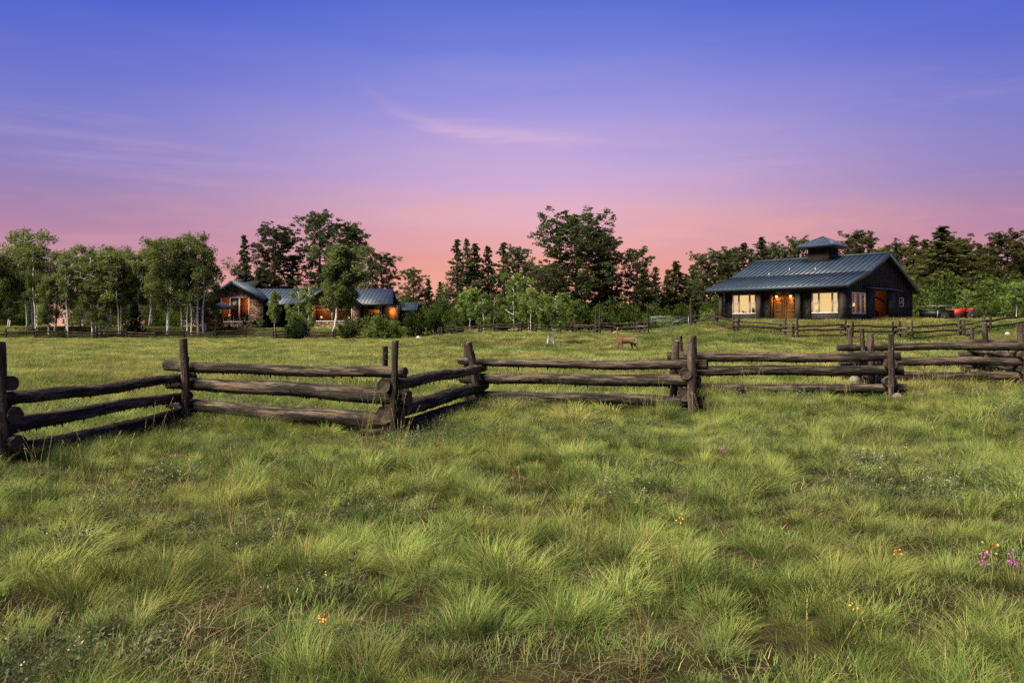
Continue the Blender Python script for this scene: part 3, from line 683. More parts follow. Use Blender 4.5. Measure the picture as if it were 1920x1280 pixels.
W1 = (-9.75, -7.6, .67, 2.28); W2 = (-2.85, -.76, .64, 2.25); DR = (-6.28, -4.28, 0, 2.22)
WG = (1.29, 3.81, .6, 2.24); DG = (5.43, 8.1, 0, 2.5); WS = (10.5, 11.5, 1.3, 2.04)
ZE, ZB, ZR, ZQ = 2.75, 3.89, 5.51, 2.55          # eave, break and ridge heights of the roof skin
YE, YB, YR, YQ = -.45, 3.5, 7.36, 14.0
def roofz(y): return np.interp(y, [YE, YB, YR, YQ], [ZE, ZB, ZR, ZQ])
# front wall behind the posts, board and batten
mb = MB(); wall_pieces(mb, -BL + .6, -.12, 0, 2.95, [W1, W2, DR], 'x', FB, .14)
x = -BL + .75
while x < -.2:
    z0s = [(0, 2.8)]
    for h in (W1, W2, DR):
        if h[0] - .1 < x < h[1] + .1: z0s = [(0, h[2] - .1), (h[3] + .1, 2.8)] if h[2] > .2 else [(h[3] + .1, 2.8)]
    for a, b_ in z0s: mb.box((x - .025, FB - .03, a), (x + .025, FB + .01, b_))
    x += .3
mb.build('front_wall', M['board'], barn)
# gable wall
mb = MB(); wall_pieces(mb, 0, BD, 0, 2.6, [WG, DG, WS], 'y', -.12, .12)
prof = [(0, 2.6), (BD, 2.6)] + [(y, float(roofz(y)) - .1) for y in (BD, YR, YB, 0)]
n_ = len(prof)
mb.add([(-.12, y, z) for y, z in prof] + [(0, y, z) for y, z in prof], np.array([list(range(n_))[::-1], list(range(n_, 2 * n_))]))
mb.add([(-.12, y, z) for y, z in prof] + [(0, y, z) for y, z in prof], [(i, (i + 1) % n_, n_ + (i + 1) % n_, n_ + i) for i in range(n_)])
y = .25
while y < BD:
    zt = float(roofz(y)) - .2; seg_ = [(0, zt)]
    for h in (WG, DG, WS):
        if h[0] - .1 < y < h[1] + .1: seg_ = [(0, h[2] - .1), (h[3] + .1, zt)] if h[2] > .2 else [(h[3] + .1, zt)]
    for a, b_ in seg_: mb.box((-.005, y - .025, a), (.03, y + .025, b_))
    y += .33
mb.build('gable_wall', M['board'], barn)
mb = MB(); mb.box((-BL + .6, FB + .14, 0), (-BL + .74, BD, 2.6)); mb.box((-BL + .74, BD - .14, 0), (-.12, BD, 2.6))
pl = [(-BL + .6, y, float(z)) for y, z in prof]; mb.add(pl + [(-BL + .74, y, z) for _, y, z in pl], np.array([list(range(n_))[::-1], list(range(n_, 2 * n_))]))
mb.build('rear_wall', M['board'], barn)
mb = MB(); mb.box((-BL, -.3, -.25), (-.02, BD, .0)); mb.build('floor_slab', M['rock'], barn)
for x0, x1 in ((-10.62, -10.36), (-7.2, -6.86), (-3.86, -3.5), (-.38, -.02)):
    mb = MB(); mb.box((x0, 0, -.3), (x1, .3, 2.4)); mb.build('column', M['board2'], barn)
mb = MB(); mb.box((-BL + .2, .02, 2.4), (-.03, .28, 2.72)); mb.build('beam', M['board2'], barn)
mb = MB(); mb.box((-BL + .4, .28, 2.62), (-.14, FB, 2.66)); mb.build('porch_ceiling', M['board2'], barn)
# roof skin, fascia, standing seams
XL, XR = -BL - .4, .45
def slope(mb, x0, x1, ya, za, yb, zb, th=.07):
    mb.hexa([(x0, ya, za - th), (x1, ya, za - th), (x1, yb, zb - th), (x0, yb, zb - th), (x0, ya, za), (x1, ya, za), (x1, yb, zb), (x0, yb, zb)])
mb = MB()
slope(mb, XL, XR, YE, ZE, YB, ZB); slope(mb, XL, XR, YB, ZB + .045, YR, ZR); slope(mb, XL, XR, YR, ZR, YQ, ZQ)
nse = 27
for i in range(nse + 1):
    x = XL + .02 + (XR - XL - .04) * i / nse
    mb.hexa([(x - .02, YE, ZE - .0), (x + .02, YE, ZE), (x + .02, YB, ZB), (x - .02, YB, ZB), (x - .02, YE, ZE + .085), (x + .02, YE, ZE + .085), (x + .02, YB, ZB + .085), (x - .02, YB, ZB + .085)])
    mb.hexa([(x - .02, YB, ZB + .045), (x + .02, YB, ZB + .045), (x + .02, YR, ZR), (x - .02, YR, ZR), (x - .02, YB, ZB + .13), (x + .02, YB, ZB + .13), (x + .02, YR, ZR + .085), (x - .02, YR, ZR + .085)])
mb.tube([(XL, YR, ZR + .04), (XR, YR, ZR + .04)], .09, 6)
roof = mb.build('roof', M['roof'], barn)
mb = MB(); mb.box((XL, YE - .05, ZE - .22), (XR, YE - .003, ZE + .02)); mb.build('eave_fascia', M['trimroof'], roof)
for X0, X1 in ((XR + .003, XR + .05), (XL - .05, XL - .003)):
    mb = MB()
    for (ya, za), (yb, zb) in (((YE - .05, ZE), (YB, ZB)), ((YB, ZB), (YR, ZR)), ((YR, ZR), (YQ, ZQ))):
        mb.hexa([(X0, ya, za - .26), (X1, ya, za - .26), (X1, yb, zb - .26), (X0, yb, zb - .26), (X0, ya, za + .05), (X1, ya, za + .05), (X1, yb, zb + .05), (X0, yb, zb + .05)])
    mb.build('rake_trim', M['trimroof'], roof)
mb = MB()
slope(mb, -.003, XR - .01, YE, ZE - .08, YB, ZB - .08, .05); slope(mb, -.003, XR - .01, YB, ZB - .08, YR, ZR - .08, .05); slope(mb, -.003, XR - .01, YR, ZR - .08, YQ, ZQ - .08, .05)
mb.build('soffit', M['board2'], roof)
for xx, yy in ((-7.6, 2.9), (-6.4, 4.1), (-4.0, 3.75)):
    mb = MB(); z = float(roofz(yy)); mb.tube([(xx, yy, z - .05), (xx, yy, z + .42)], .045, 8); mb.build('vent_pipe', M['metal'], roof)
# cupola
CX0, CX1, CY0, CY1 = -5.9, -4.15, 6.35, 8.35
mb = MB(); mb.box((CX0, CY0, 4.7), (CX1, CY1, 6.4))
for i in range(9):
    x = CX0 + .1 + (CX1 - CX0 - .2) * i / 8; mb.box((x - .02, CY0 - .025, 4.9), (x + .02, CY0 + .01, 5.55))
    y = CY0 + .1 + (CY1 - CY0 - .2) * i / 8; mb.box((CX1 - .01, y - .02, 4.9), (CX1 + .025, y + .02, 5.55))
cup = mb.build('cupola', M['board2'], barn)
for (a, b_) in ((.16, .78), (.92, 1.54)):
    mb = MB()
    for i in range(7): mb.hexa([(CX0 + a, CY0 - .06, 5.72 + i * .08), (CX0 + b_, CY0 - .06, 5.72 + i * .08), (CX0 + b_, CY0 - .004, 5.76 + i * .08), (CX0 + a, CY0 - .004, 5.76 + i * .08), (CX0 + a, CY0 - .06, 5.735 + i * .08), (CX0 + b_, CY0 - .06, 5.735 + i * .08), (CX0 + b_, CY0 - .004, 5.775 + i * .08), (CX0 + a, CY0 - .004, 5.775 + i * .08)])
    mb.build('louvre', M['board'], cup)
    mb = MB(); f_ = 2.0 / 1.7
    for i in range(7): mb.hexa([(CX1 + .004, CY0 + a * f_, 5.76 + i * .08), (CX1 + .06, CY0 + a * f_, 5.72 + i * .08), (CX1 + .06, CY0 + b_ * f_, 5.72 + i * .08), (CX1 + .004, CY0 + b_ * f_, 5.76 + i * .08), (CX1 + .004, CY0 + a * f_, 5.775 + i * .08), (CX1 + .06, CY0 + a * f_, 5.735 + i * .08), (CX1 + .06, CY0 + b_ * f_, 5.735 + i * .08), (CX1 + .004, CY0 + b_ * f_, 5.775 + i * .08)])
    mb.build('louvre', M['board'], cup)
o_ = .72; ax, ay = (CX0 + CX1) / 2, (CY0 + CY1) / 2; zt, za = 6.42, 7.3
q = [(CX0 - o_, CY0 - o_), (CX1 + o_, CY0 - o_), (CX1 + o_, CY1 + o_), (CX0 - o_, CY1 + o_)]
mb = MB(); mb.add([(a, b_, zt) for a, b_ in q] + [(ax, ay, za)], [(0, 1, 4), (1, 2, 4), (2, 3, 4), (3, 0, 4)])
mb.add([(a, b_, zt - .14) for a, b_ in q] + [(a, b_, zt) for a, b_ in q], [(0, 3, 2, 1), (0, 1, 5, 4), (1, 2, 6, 5), (2, 3, 7, 6), (3, 0, 4, 7)])
for a, b_ in q: mb.bar((a, b_, zt + .01), (ax, ay, za + .02), .09, .06)
for i in range(1, 8):
    f_ = i / 8; h = 1 - abs(2 * f_ - 1)
    for (p0, p1) in ((q[0], q[1]), (q[1], q[2])):
        s0 = (p0[0] + (p1[0] - p0[0]) * f_, p0[1] + (p1[1] - p0[1]) * f_); mcx, mcy = (p0[0] + p1[0]) / 2, (p0[1] + p1[1]) / 2
        e = (s0[0] + (ax - mcx) * h, s0[1] + (ay - mcy) * h); mb.bar((s0[0], s0[1], zt + .01), (e[0], e[1], zt + (za - zt) * h), .035, .05)
mb.build('cupola_roof', M['roof'], cup)
# windows: white frames, panes, rooms behind them
def window(parent, u0, u1, z0, z1, axis, at, bars, face=-1, rails=(), fw=.075, depth=.1, mat='white'):
    """frame proud of the wall by 3 cm on its outer side; bars are fractions of the width"""
    mb = MB()
    f0 = at + face * .03; f1 = at - face * depth
    def bx(a, b_, c, d_, p0, p1):
        if axis == 'x': mb.box((a, p0, c), (b_, p1, d_))
        else: mb.box((p0, a, c), (p1, b_, d_))
    bx(u0, u1, z0, z0 + fw, f0, f1); bx(u0, u1, z1 - fw, z1, f0, f1); bx(u0, u0 + fw, z0 + fw, z1 - fw, f0, f1); bx(u1 - fw, u1, z0 + fw, z1 - fw, f0, f1)
    for f_ in bars:
        c = u0 + (u1 - u0) * f_; bx(c - .055, c + .055, z0 + fw, z1 - fw, f0, f1)
    for (fa, fb, zz) in rails:
        bx(u0 + (u1 - u0) * fa + .01, u0 + (u1 - u0) * fb - .01, z0 + (z1 - z0) * zz - .025, z0 + (z1 - z0) * zz + .025, at + face * .0, at - face * .05)
    o = mb.build('window', M[mat], parent)
    mb = MB(); c = at - face * .06
    if axis == 'x': mb.box((u0 + .02, c, z0 + .02), (u1 - .02, c + .006, z1 - .02))
    else: mb.box((c, u0 + .02, z0 + .02), (c + .006, u1 - .02, z1 - .02))
    mb.build('pane', M['glass'], o); return o
window(barn, *W1, 'x', FB, (.28, .74), -1, ((0, .28, .52), (.74, 1, .52)))
window(barn, *W2, 'x', FB, (.27, .77), -1, ((0, .27, .5), (.77, 1, .5)))
window(barn, *WG, 'y', 0, (.32, .68), 1, ((0, .32, .52), (.68, 1, .52)))
window(barn, *WS, 'y', 0, (), 1, ((0, 1, .5),), .05)
def light(name, parent, loc, watts, col=(1, .74, .4), size=.12):
    l = bpy.data.lights.new(name, 'POINT'); l.energy = watts; l.color = col; l.shadow_soft_size = size
    o = bpy.data.objects.new(name, l); COL.objects.link(o); o.parent = parent; o.location = loc; return o
def room(name, x0, x1, y0, y1, z0, z1, mat, open_sides, parent):
    """inner lining of a lit room, left open towards its windows"""
    mb = MB(); t_ = .04
    mb.box((x0, y0, z0), (x1, y1, z0 + t_)); mb.box((x0, y0, z1), (x1, y1, z1 + t_))
    if 'x0' not in open_sides: mb.box((x0 - t_, y0, z0), (x0, y1, z1))
    if 'x1' not in open_sides: mb.box((x1, y0, z0), (x1 + t_, y1, z1))
    if 'y1' not in open_sides: mb.box((x0, y1, z0), (x1, y1 + t_, z1))
    return mb.build(name, M[mat], parent)
m_, k = newmat('glow_wall')
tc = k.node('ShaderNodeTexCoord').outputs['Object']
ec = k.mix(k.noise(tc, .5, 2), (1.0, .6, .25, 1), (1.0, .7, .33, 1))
k.link(k.node('ShaderNodeEmission', i={0: ec, 1: .36}).outputs[0], k.node('ShaderNodeOutputMaterial').inputs[0]); M['glowwall'] = m_
for x0, x1 in ((-10.2, -6.7), (-3.4, -.16)):                    # back walls of the two front rooms, self-glowing in place of lamplight
    mb = MB(); mb.box((x0, FB + .6, .02), (x1, FB + .63, 2.6)); mb.build('glow_wall', M['glowwall'], barn)
    mb = MB(); mb.box((x0, FB + .15, .0), (x0 + .04, FB + .6, 2.6)); mb.box((x0 + .04, FB + .15, 2.6), (x1, FB + .6, 2.64)); mb.box((x0 + .04, FB + .15, .0), (x1, FB + .6, .04)); mb.build('room_lining', M['cream'], barn)
room('room_lining', -3.4, -.16, FB + .66, 4.2, .02, 2.6, 'redwood', ('x1',), barn)
light('room_light', barn, (-1.6, 2.9, 2.5), 26, (1, .6, .22), .05)
def table_lamp(parent, x, y, z):
    mb = MB(); mb.tube([(0, 0, 0), (0, 0, .03), (0, 0, .05), (0, 0, .3)], [.09, .09, .02, .015], 10); b_ = mb.build('lamp_base', M['black'], parent, (x, y, z), True)
    mb = MB(); mb.tube([(0, 0, .26), (0, 0, .5)], [.16, .1], 12, False); mb.build('lamp_shade', M['lamp'], b_)
    light('lamp_light', b_, (0, 0, .38), 3, (1, .65, .3), .05)
table_lamp(barn, -2.62, FB + .36, .72)
table_lamp(barn, -.5, 3.0, .95)
def houseplant(parent, x, y, z, h, seed):
    r_ = np.random.default_rng(seed); mb = MB()
    for i in range(9):
        a = r_.uniform(0, 6.28); tip = np.array([.28 * math.cos(a), .12 * math.sin(a), h * r_.uniform(.5, 1)]); mb.tube([np.array([0, 0, 0.]), tip * [.3, .3, .6], tip], [.012, .008, .004], 4)
        for k_ in range(6):
            c = tip * r_.uniform(.5, 1.05); d_ = r_.normal(0, .07, (2, 3)); mb.add([c, c + d_[0], c + d_[0] + d_[1], c + d_[1]], [(0, 1, 2, 3)])
    mb.build('house_plant', M['spruce'], parent, (x, y, z))
houseplant(barn, -8.75, FB + .36, .62, .26, 1); houseplant(barn, -7.9, FB + .36, .62, .6, 3)
mb = MB(); mb.box((-9.7, FB + .25, .02), (-7.6, FB + .5, .6)); mb.build('sideboard', M['redwood'], barn)
mb = MB(); mb.box((-2.9, FB + .3, .02), (-2.2, FB + .5, .71)); mb.build('sideboard', M['redwood'], barn)
# entrance doors of warm wood between dark sliding doors
mb = MB(); mb.box((DR[0] - .05, FB + .5, 0), (DR[1] + .05, FB + .56, 2.3)); mb.box((DR[0] - .05, FB + .14, 0), (DR[0] - .01, FB + .5, 2.3)); mb.box((DR[1] + .01, FB + .14, 0), (DR[1] + .05, FB + .5, 2.3)); mb.box((DR[0], FB + .14, 2.24), (DR[1], FB + .5, 2.28)); mb.build('entrance_lining', M['doorwood'], barn)
dm = (DR[0] + DR[1]) / 2
for x0, x1 in ((DR[0] + .08, dm - .02), (dm + .02, DR[1] - .08)):
    mb = MB(); mb.box((x0, FB + .44, .03), (x1, FB + .49, 1.85))
    for a, b_, c, d_ in ((x0, x0 + .1, .03, 1.85), (x1 - .1, x1, .03, 1.85), (x0 + .1, x1 - .1, .03, .18), (x0 + .1, x1 - .1, 1.7, 1.85), (x0 + .1, x1 - .1, .8, .95)): mb.box((a, FB + .41, c), (b_, FB + .437, d_))
    dd = mb.build('door', M['doorwood'], barn)
    mb = MB(); xx = x1 - .16 if x0 < dm - .5 else x0 + .16; mb.tube([(xx, FB + .4, .9), (xx, FB + .36, .92), (xx, FB + .36, 1.08), (xx, FB + .4, 1.1)], .014, 6); mb.build('handle', M['black'], dd)
for xx in (DR[0] + .38, DR[1] - .42):
    mb = MB(); mb.box((xx - .05, FB + .3, 2.1), (xx + .05, FB + .5, 2.16)); mb.tube([(xx, FB + .24, 2.14), (xx, FB + .24, 2.2)], [.14, .05], 10)
    ln_ = mb.build('wall_lantern', M['black'], barn)
    mb = MB(); mb.tube([(xx, FB + .24, 1.92), (xx, FB + .24, 2.13)], [.085, .11], 10); mb.build('bulb', M['lamp'], ln_, smooth=True)
    light('lantern_light', ln_, (xx, FB + .22, 1.86), 6, (1, .52, .16), .05)
for x0, x1 in ((-6.84, -6.3), (-3.48, -2.92)):                     # dark doors slid aside on the porch wall
    mb = MB(); mb.box((x0, FB - .09, .03), (x1, FB - .045, 2.3))
    for a, b_, c, d_ in ((x0, x0 + .08, .03, 2.3), (x1 - .08, x1, .03, 2.3), (x0 + .08, x1 - .08, .03, .15), (x0 + .08, x1 - .08, 2.18, 2.3), (x0 + .08, x1 - .08, 1.1, 1.22)): mb.box((a, FB - .12, c), (b_, FB - .092, d_))
    mb.bar((x0 + .09, FB - .106, .16), (x1 - .09, FB - .106, 1.09), .07, .025, up=(0, 1, 0)); mb.bar((x0 + .09, FB - .106, 2.17), (x1 - .09, FB - .106, 1.23), .07, .025, up=(0, 1, 0))
    mb.build('sliding_door', M['board2'], barn)
# gable doorway: stall boards inside, sliding doors on a covered rail
for y0, y1 in ((3.95, 5.43), (8.1, 10.3)):
    mb = MB(); mb.box((.05, y0, .03), (.1, y1, 2.62))
    for i in range(int((y1 - y0) / .3)): mb.box((.1, y0 + .15 + i * .3 - .02, .03), (.125, y0 + .15 + i * .3 + .02, 2.62))
    mb.build('sliding_door', M['board'], barn)
mb = MB(); mb.hexa([(0.003, 3.4, 2.66), (.3, 3.4, 2.6), (.3, 10.6, 2.6), (.003, 10.6, 2.66), (.003, 3.4, 2.8), (.3, 3.4, 2.66), (.3, 10.6, 2.66), (.003, 10.6, 2.8)]); mb.build('door_rail_cover', M['roof'], barn)
room('stall_lining', -4.2, -.14, 5.0, 9.4, .02, 3.0, 'redwood', ('x1',), barn)
mb = MB(); mb.box((-1.6, 5.06, .06), (-1.5, 9.34, 1.15)); mb.box((-1.6, 5.06, 2.1), (-1.5, 9.34, 2.2)); mb.box((-1.6, 7.6, 1.15), (-1.5, 7.72, 2.1)); mb.build('stall_partition', M['rust'], barn)
light('stall_light', barn, (-2.6, 6.6, 2.75), 42, (1, .5, .16))
mb = MB(); mb.box((.003, .75, 1.05), (.09, .95, 1.25)); mb.build('meter_box', M['teal'], barn)

#@@HOUSE
# ------------------------------------------------------------------ stone house beyond the aspens
HY = 106.0; hs = F / HY
def hx(x): return (x - 960) / hs
def hz(y): return (HOR - y) / hs            # height above the house floor, which lies at eye level
HX0 = -30.0
house = empty('stone_house', (HX0, HY, EYE), 0, 'long stone house with blue metal roofs and orange lit windows among trees', 'house')
def X_(x): return hx(x) - HX0
def XR_(x): return px(x, 112.0) - HX0        # along the main ridge
def XB_(x): return px(x, 118.0) - HX0        # along the rear wing
wx0, wx1 = X_(413), X_(468); zw0, zw1 = hz(604), hz(557)
gx0, gx1 = X_(388), X_(493); gap = X_(440)
WA = (wx0, wx1, zw0, zw1)
def gable(x0, x1, za, ze, y, th, hole, name):
    """stone end wall with a pitched top and one opening that may reach above the eaves"""
    mb = MB(); u0, u1, h0_, h1_ = hole; zt = max(ze, h1_); xm = (x0 + x1) / 2
    wall_pieces(mb, x0, x1, -1.2, ze, [(u0, u1, h0_, min(h1_, ze))], 'x', y, th)
    xl = x0 + (xm - x0) * (zt - ze) / (za - ze); xr = 2 * xm - xl
    def prism(P):
        n = len(P); V = [(a, y, b) for a, b in P] + [(a, y + th, b) for a, b in P]
        mb.add(V, np.array([list(range(n)), list(range(2 * n - 1, n - 1, -1))])); mb.add(V, [(k_, n + k_, n + (k_ + 1) % n, (k_ + 1) % n) for k_ in range(n)])
    if zt > ze + .01:
        prism([(x0, ze), (u0, ze), (u0, zt), (xl, zt)]) if xl < u0 else prism([(x0, ze), (u0, ze), (u0, ze + (zt - ze) * (u0 - x0) / (xl - x0))])
        prism([(u1, ze), (x1, ze), (xr, zt), (u1, zt)]) if xr > u1 else prism([(u1, ze), (x1, ze), (u1, ze + (zt - ze) * (x1 - u1) / (x1 - xr))])
    prism([(xl, zt), (xr, zt), (xm, za)])
    return mb.build(name, M['stone'], house)
gable(gx0, gx1, hz(531), hz(562), 0, .4, WA, 'gable_wall')
WB = (X_(584), X_(660), hz(603), hz(572)); g2a, g2b = X_(567), X_(673)
gable(g2a, g2b, hz(540), hz(571), .2, .4, WB, 'gable_wall')
def ridge_roof(x0, x1, xa, za, ze, y0, y1, name, th=.14):
    mb = MB()
    for a in (x0, x1):
        mb.hexa([(a, y0, ze - th), (xa, y0, za - th), (xa, y1, za - th), (a, y1, ze - th), (a, y0, ze), (xa, y0, za), (xa, y1, za), (a, y1, ze)] if a < xa else
                [(xa, y0, za - th), (a, y0, ze - th), (a, y1, ze - th), (xa, y1, za - th), (xa, y0, za), (a, y0, ze), (a, y1, ze), (xa, y1, za)])
    o = mb.build(name, M['roof'], house); mb = MB()
    for a in (x0, x1): mb.hexa([(a, y0 - .12, ze - .5), (a, y0 - .01, ze - .5), (xa, y0 - .01, za - .5), (xa, y0 - .12, za - .5), (a, y0 - .12, ze + .03), (a, y0 - .01, ze + .03), (xa, y0 - .01, za + .03), (xa, y0 - .12, za + .03)])
    mb.build('rake_trim', M['trimroof'], o); return o
ridge_roof(X_(381), X_(499), gap, hz(526.5), hz(560), -.7, 4.6, 'gable_roof')
ridge_roof(X_(560), X_(680), X_(620), hz(534), hz(570), -.6, 4.6, 'gable_roof')
zr, ze = (HOR - 541) / F * 112 * .995, hz(569)
mb = MB(); x0, x1 = X_(432), X_(737); y0, yr = -.5, 6.0
pieces = ((X_(500), X_(561), XR_(452), XR_(618)), (X_(679), X_(738), XR_(624), XR_(737)))    # valleys where the two gables run in
for (ea, eb, ra, rb) in pieces:
    mb.hexa([(ea, y0, ze - .12), (eb, y0, ze - .12), (rb, yr, zr - .12), (ra, yr, zr - .12), (ea, y0, ze), (eb, y0, ze), (rb, yr, zr), (ra, yr, zr)])
    n_ = int((rb - ra) / .5)
    for i in range(n_ + 1):
        x = ra + (rb - ra) * i / n_
        lo = 0.0
        if x < ea: lo = (ea - x) / (ea - ra)
        if x > eb + .02: lo = (x - eb) / (rb - eb)
        if lo < .95: mb.hexa([(x - .025, y0 + (yr - y0) * lo, ze + (zr - ze) * lo), (x + .025, y0 + (yr - y0) * lo, ze + (zr - ze) * lo), (x + .025, yr, zr), (x - .025, yr, zr), (x - .025, y0 + (yr - y0) * lo, ze + (zr - ze) * lo + .06), (x + .025, y0 + (yr - y0) * lo, ze + (zr - ze) * lo + .06), (x + .025, yr, zr + .06), (x - .025, yr, zr + .06)])
x0, x1 = XR_(452), XR_(737)
mb.hexa([(x0, yr, zr - .12), (x1, yr, zr - .12), (x1, 12.5, ze - .12), (x0, 12.5, ze - .12), (x0, yr, zr), (x1, yr, zr), (x1, 12.5, ze), (x0, 12.5, ze)])
mr = mb.build('main_roof', M['roof'], house)
for (ea, eb, ra, rb) in pieces:
    mb = MB(); mb.box((ea, y0 - .06, ze - .3), (eb, y0 - .003, ze + .03)); mb.build('eave_fascia', M['trimroof'], mr)
mb = MB(); wall_pieces(mb, X_(493), X_(738), -1.2, ze - .15, [(X_(573), X_(667), -1.2, ze - .15), (X_(686), X_(711), hz(587), hz(579)), (X_(515), X_(552), 0, 2.3)], 'x', 1.6, .3)
for a, d_, zt_ in ((gx1 - .3, .402, hz(562)), (g2a + .02, .602, hz(571)), (g2b - .3, .602, hz(571))): mb.box((a, d_, -1.2), (a + .28, 1.598, zt_ - .15))
mb.box((X_(738) - .3, 1.9, -1.2), (X_(738), 11.5, ze - .1)); mb.box((gx0, .4, -1.2), (gx0 + .3, 11.5, hz(562))); mb.box((gx0 + .3, 11.2, -1.2), (X_(738) - .3, 11.5, ze - .2)); mb.build('wall', M['board2'], house)
mb = MB(); mb.box((X_(726), 1.5, .0), (X_(741), 1.58, hz(576))); mb.build('wood_panel', M['doorwood'], house)
mb = MB(); mb.box((X_(712), -.2, -1.), (X_(712) + .22, .02, ze - .3)); mb.build('porch_post', M['board2'], house)
mb = MB(); mb.box((X_(744), -.2, -1.), (X_(744) + .25, .05, ze - .3)); mb.build('porch_post', M['board2'], house)
light('porch_light', house, (X_(733), .75, 2.55), 55, (1, .55, .2))
window(house, *WA, 'x', 0, (.33, .65), -1, (), .12, .12)
window(house, *WB, 'x', .2, (.5,), -1, ((0, 1, .72),), .12, .12)
window(house, X_(686), X_(711), hz(587), hz(579), 'x', 1.6, (.4,), -1, (), .05, .1, 'board2')
room('room_lining', wx0 - .3, wx1 + .3, .42, 4.6, -.05, zw1 + .25, 'redwood', (), house)
light('room_light', house, (wx1 - .25, 4.1, zw1 + .1), 210, (1, .42, .09), .05)
mb = MB(); mb.box((wx0 + 1.6, 1.4, -.01), (wx1 + .2, 2.2, 1.75)); mb.build('dark_sideboard', M['black'], house)
table_lamp(house, wx0 + .95, .9, 1.35)
mb = MB(); mb.box((wx0 + .2, .7, -.01), (wx0 + 1.5, 1.15, 1.34)); mb.build('dark_sideboard', M['black'], house)
room('room_lining', WB[0] - .3, WB[1] + .3, .62, 4.2, .2, WB[3] + .25, 'redwood', (), house)
table_lamp(house, WB[0] + 1.05, 1.2, 1.05); table_lamp(house, WB[1] - .7, 1.4, .95)
light('room_light', house, (WB[0] + .8, 2.6, 3.1), 60, (1, .5, .14))
room('room_lining', X_(680), X_(716), 1.92, 4.2, .5, 3.0, 'redwood', (), house)
light('room_light', house, (X_(700), 2.9, 2.6), 50, (1, .52, .15))
# rear wing ridge and little roofed bell cupola
mb = MB(); a, b_ = XB_(430), XB_(487); zz = (HOR - 526.5) / F * 118
mb.hexa([(a, 9.5, zz - 1.3), (b_, 9.5, zz - 1.3), (b_, 12, zz - .12), (a, 12, zz - .12), (a, 9.5, zz - 1.15), (b_, 9.5, zz - 1.15), (b_, 12, zz), (a, 12, zz)]); mb.hexa([(a, 12, zz - .12), (b_, 12, zz - .12), (b_, 14.5, zz - 1.3), (a, 14.5, zz - 1.3), (a, 12, zz), (b_, 12, zz), (b_, 14.5, zz - 1.15), (a, 14.5, zz - 1.15)])
mb.box((a + .2, 9.9, 1), (b_ - .2, 14.1, zz - 1.2)); mb.build('rear_roof', M['board'], house)
mb = MB(); c = XB_(455); h0 = (HOR - 527) / F * 118; h1 = (HOR - 515) / F * 118; h2 = (HOR - 508) / F * 118
for sx_ in (-.48, .36):
    for sy_ in (11.5, 12.34): mb.box((c + sx_, sy_, h0 - .2), (c + sx_ + .12, sy_ + .12, h1))
mb.box((c - .48, 11.5, h0 - .2), (c + .48, 12.46, h0 + .22)); mb.box((c - .48, 11.9, h0 + .22), (c + .48, 12.05, h1 - .12))
mb.add([(c - .72, 11.3, h1 - .05), (c + .72, 11.3, h1 - .05), (c, 11.3, h2), (c - .72, 12.7, h1 - .05), (c + .72, 12.7, h1 - .05), (c, 12.7, h2)], [(0, 1, 4, 3), (1, 2, 5, 4), (2, 0, 3, 5)])
mb.add([(c - .72, 11.3, h1 - .05), (c + .72, 11.3, h1 - .05), (c, 11.3, h2), (c - .72, 12.7, h1 - .05), (c + .72, 12.7, h1 - .05), (c, 12.7, h2)], [(0, 2, 1), (3, 4, 5)])
mb.build('bell_cupola', M['board2'], house)
mb = MB(); mb.box((X_(405), -2.6, -1.5), (X_(560), .0, -.04)); mb.build('patio_slab', M['rock'], house)
# small outbuilding
ox = px(763, 113); ob = empty('outbuilding', (ox, 113, EYE), 0, 'small dark outbuilding with a blue metal roof beside the stone house', 'shed')
zz = (HOR - 566) / F * 113; z2 = (HOR - 581) / F * 112
mb = MB(); mb.hexa([(-1.9, -1.2, z2 - .1), (1.6, -1.2, z2 - .1), (1.6, 1, zz - .1), (-1.9, 1, zz - .1), (-1.9, -1.2, z2), (1.6, -1.2, z2), (1.6, 1, zz), (-1.9, 1, zz)])
mb.hexa([(-1.9, 1, zz - .1), (1.6, 1, zz - .1), (1.6, 3.2, z2 - .1), (-1.9, 3.2, z2 - .1), (-1.9, 1, zz), (1.6, 1, zz), (1.6, 3.2, z2), (-1.9, 3.2, z2)])
for i in range(8): x = -1.8 + 3.3 * i / 7; mb.bar((x, -1.2, z2 + .02), (x, 1, zz + .02), .04, .06)
mb.build('roof', M['roof'], ob)
mb = MB(); mb.box((-1.6, -.8, -1), (1.3, 2.8, z2 - .05)); mb.build('wall', M['board'], ob)
mb = MB(); mb.box((-.6, -.86, -.4), (.4, -.803, 1.9)); mb.build('door', M['board2'], ob)
# low stone wall of the patio
sw = MB(); sw.box((0, 0, -1.4), (3.1, .5, hz(590) * .98))
sw.box((3.1, -.05, -1.4), (3.45, .55, hz(588)))
tag(sw.build('stone_wall', M['stone'], None, (hx(369) * .985, 104.2, EYE)), 'low rubble stone wall beside the patio parasol', 'wall')
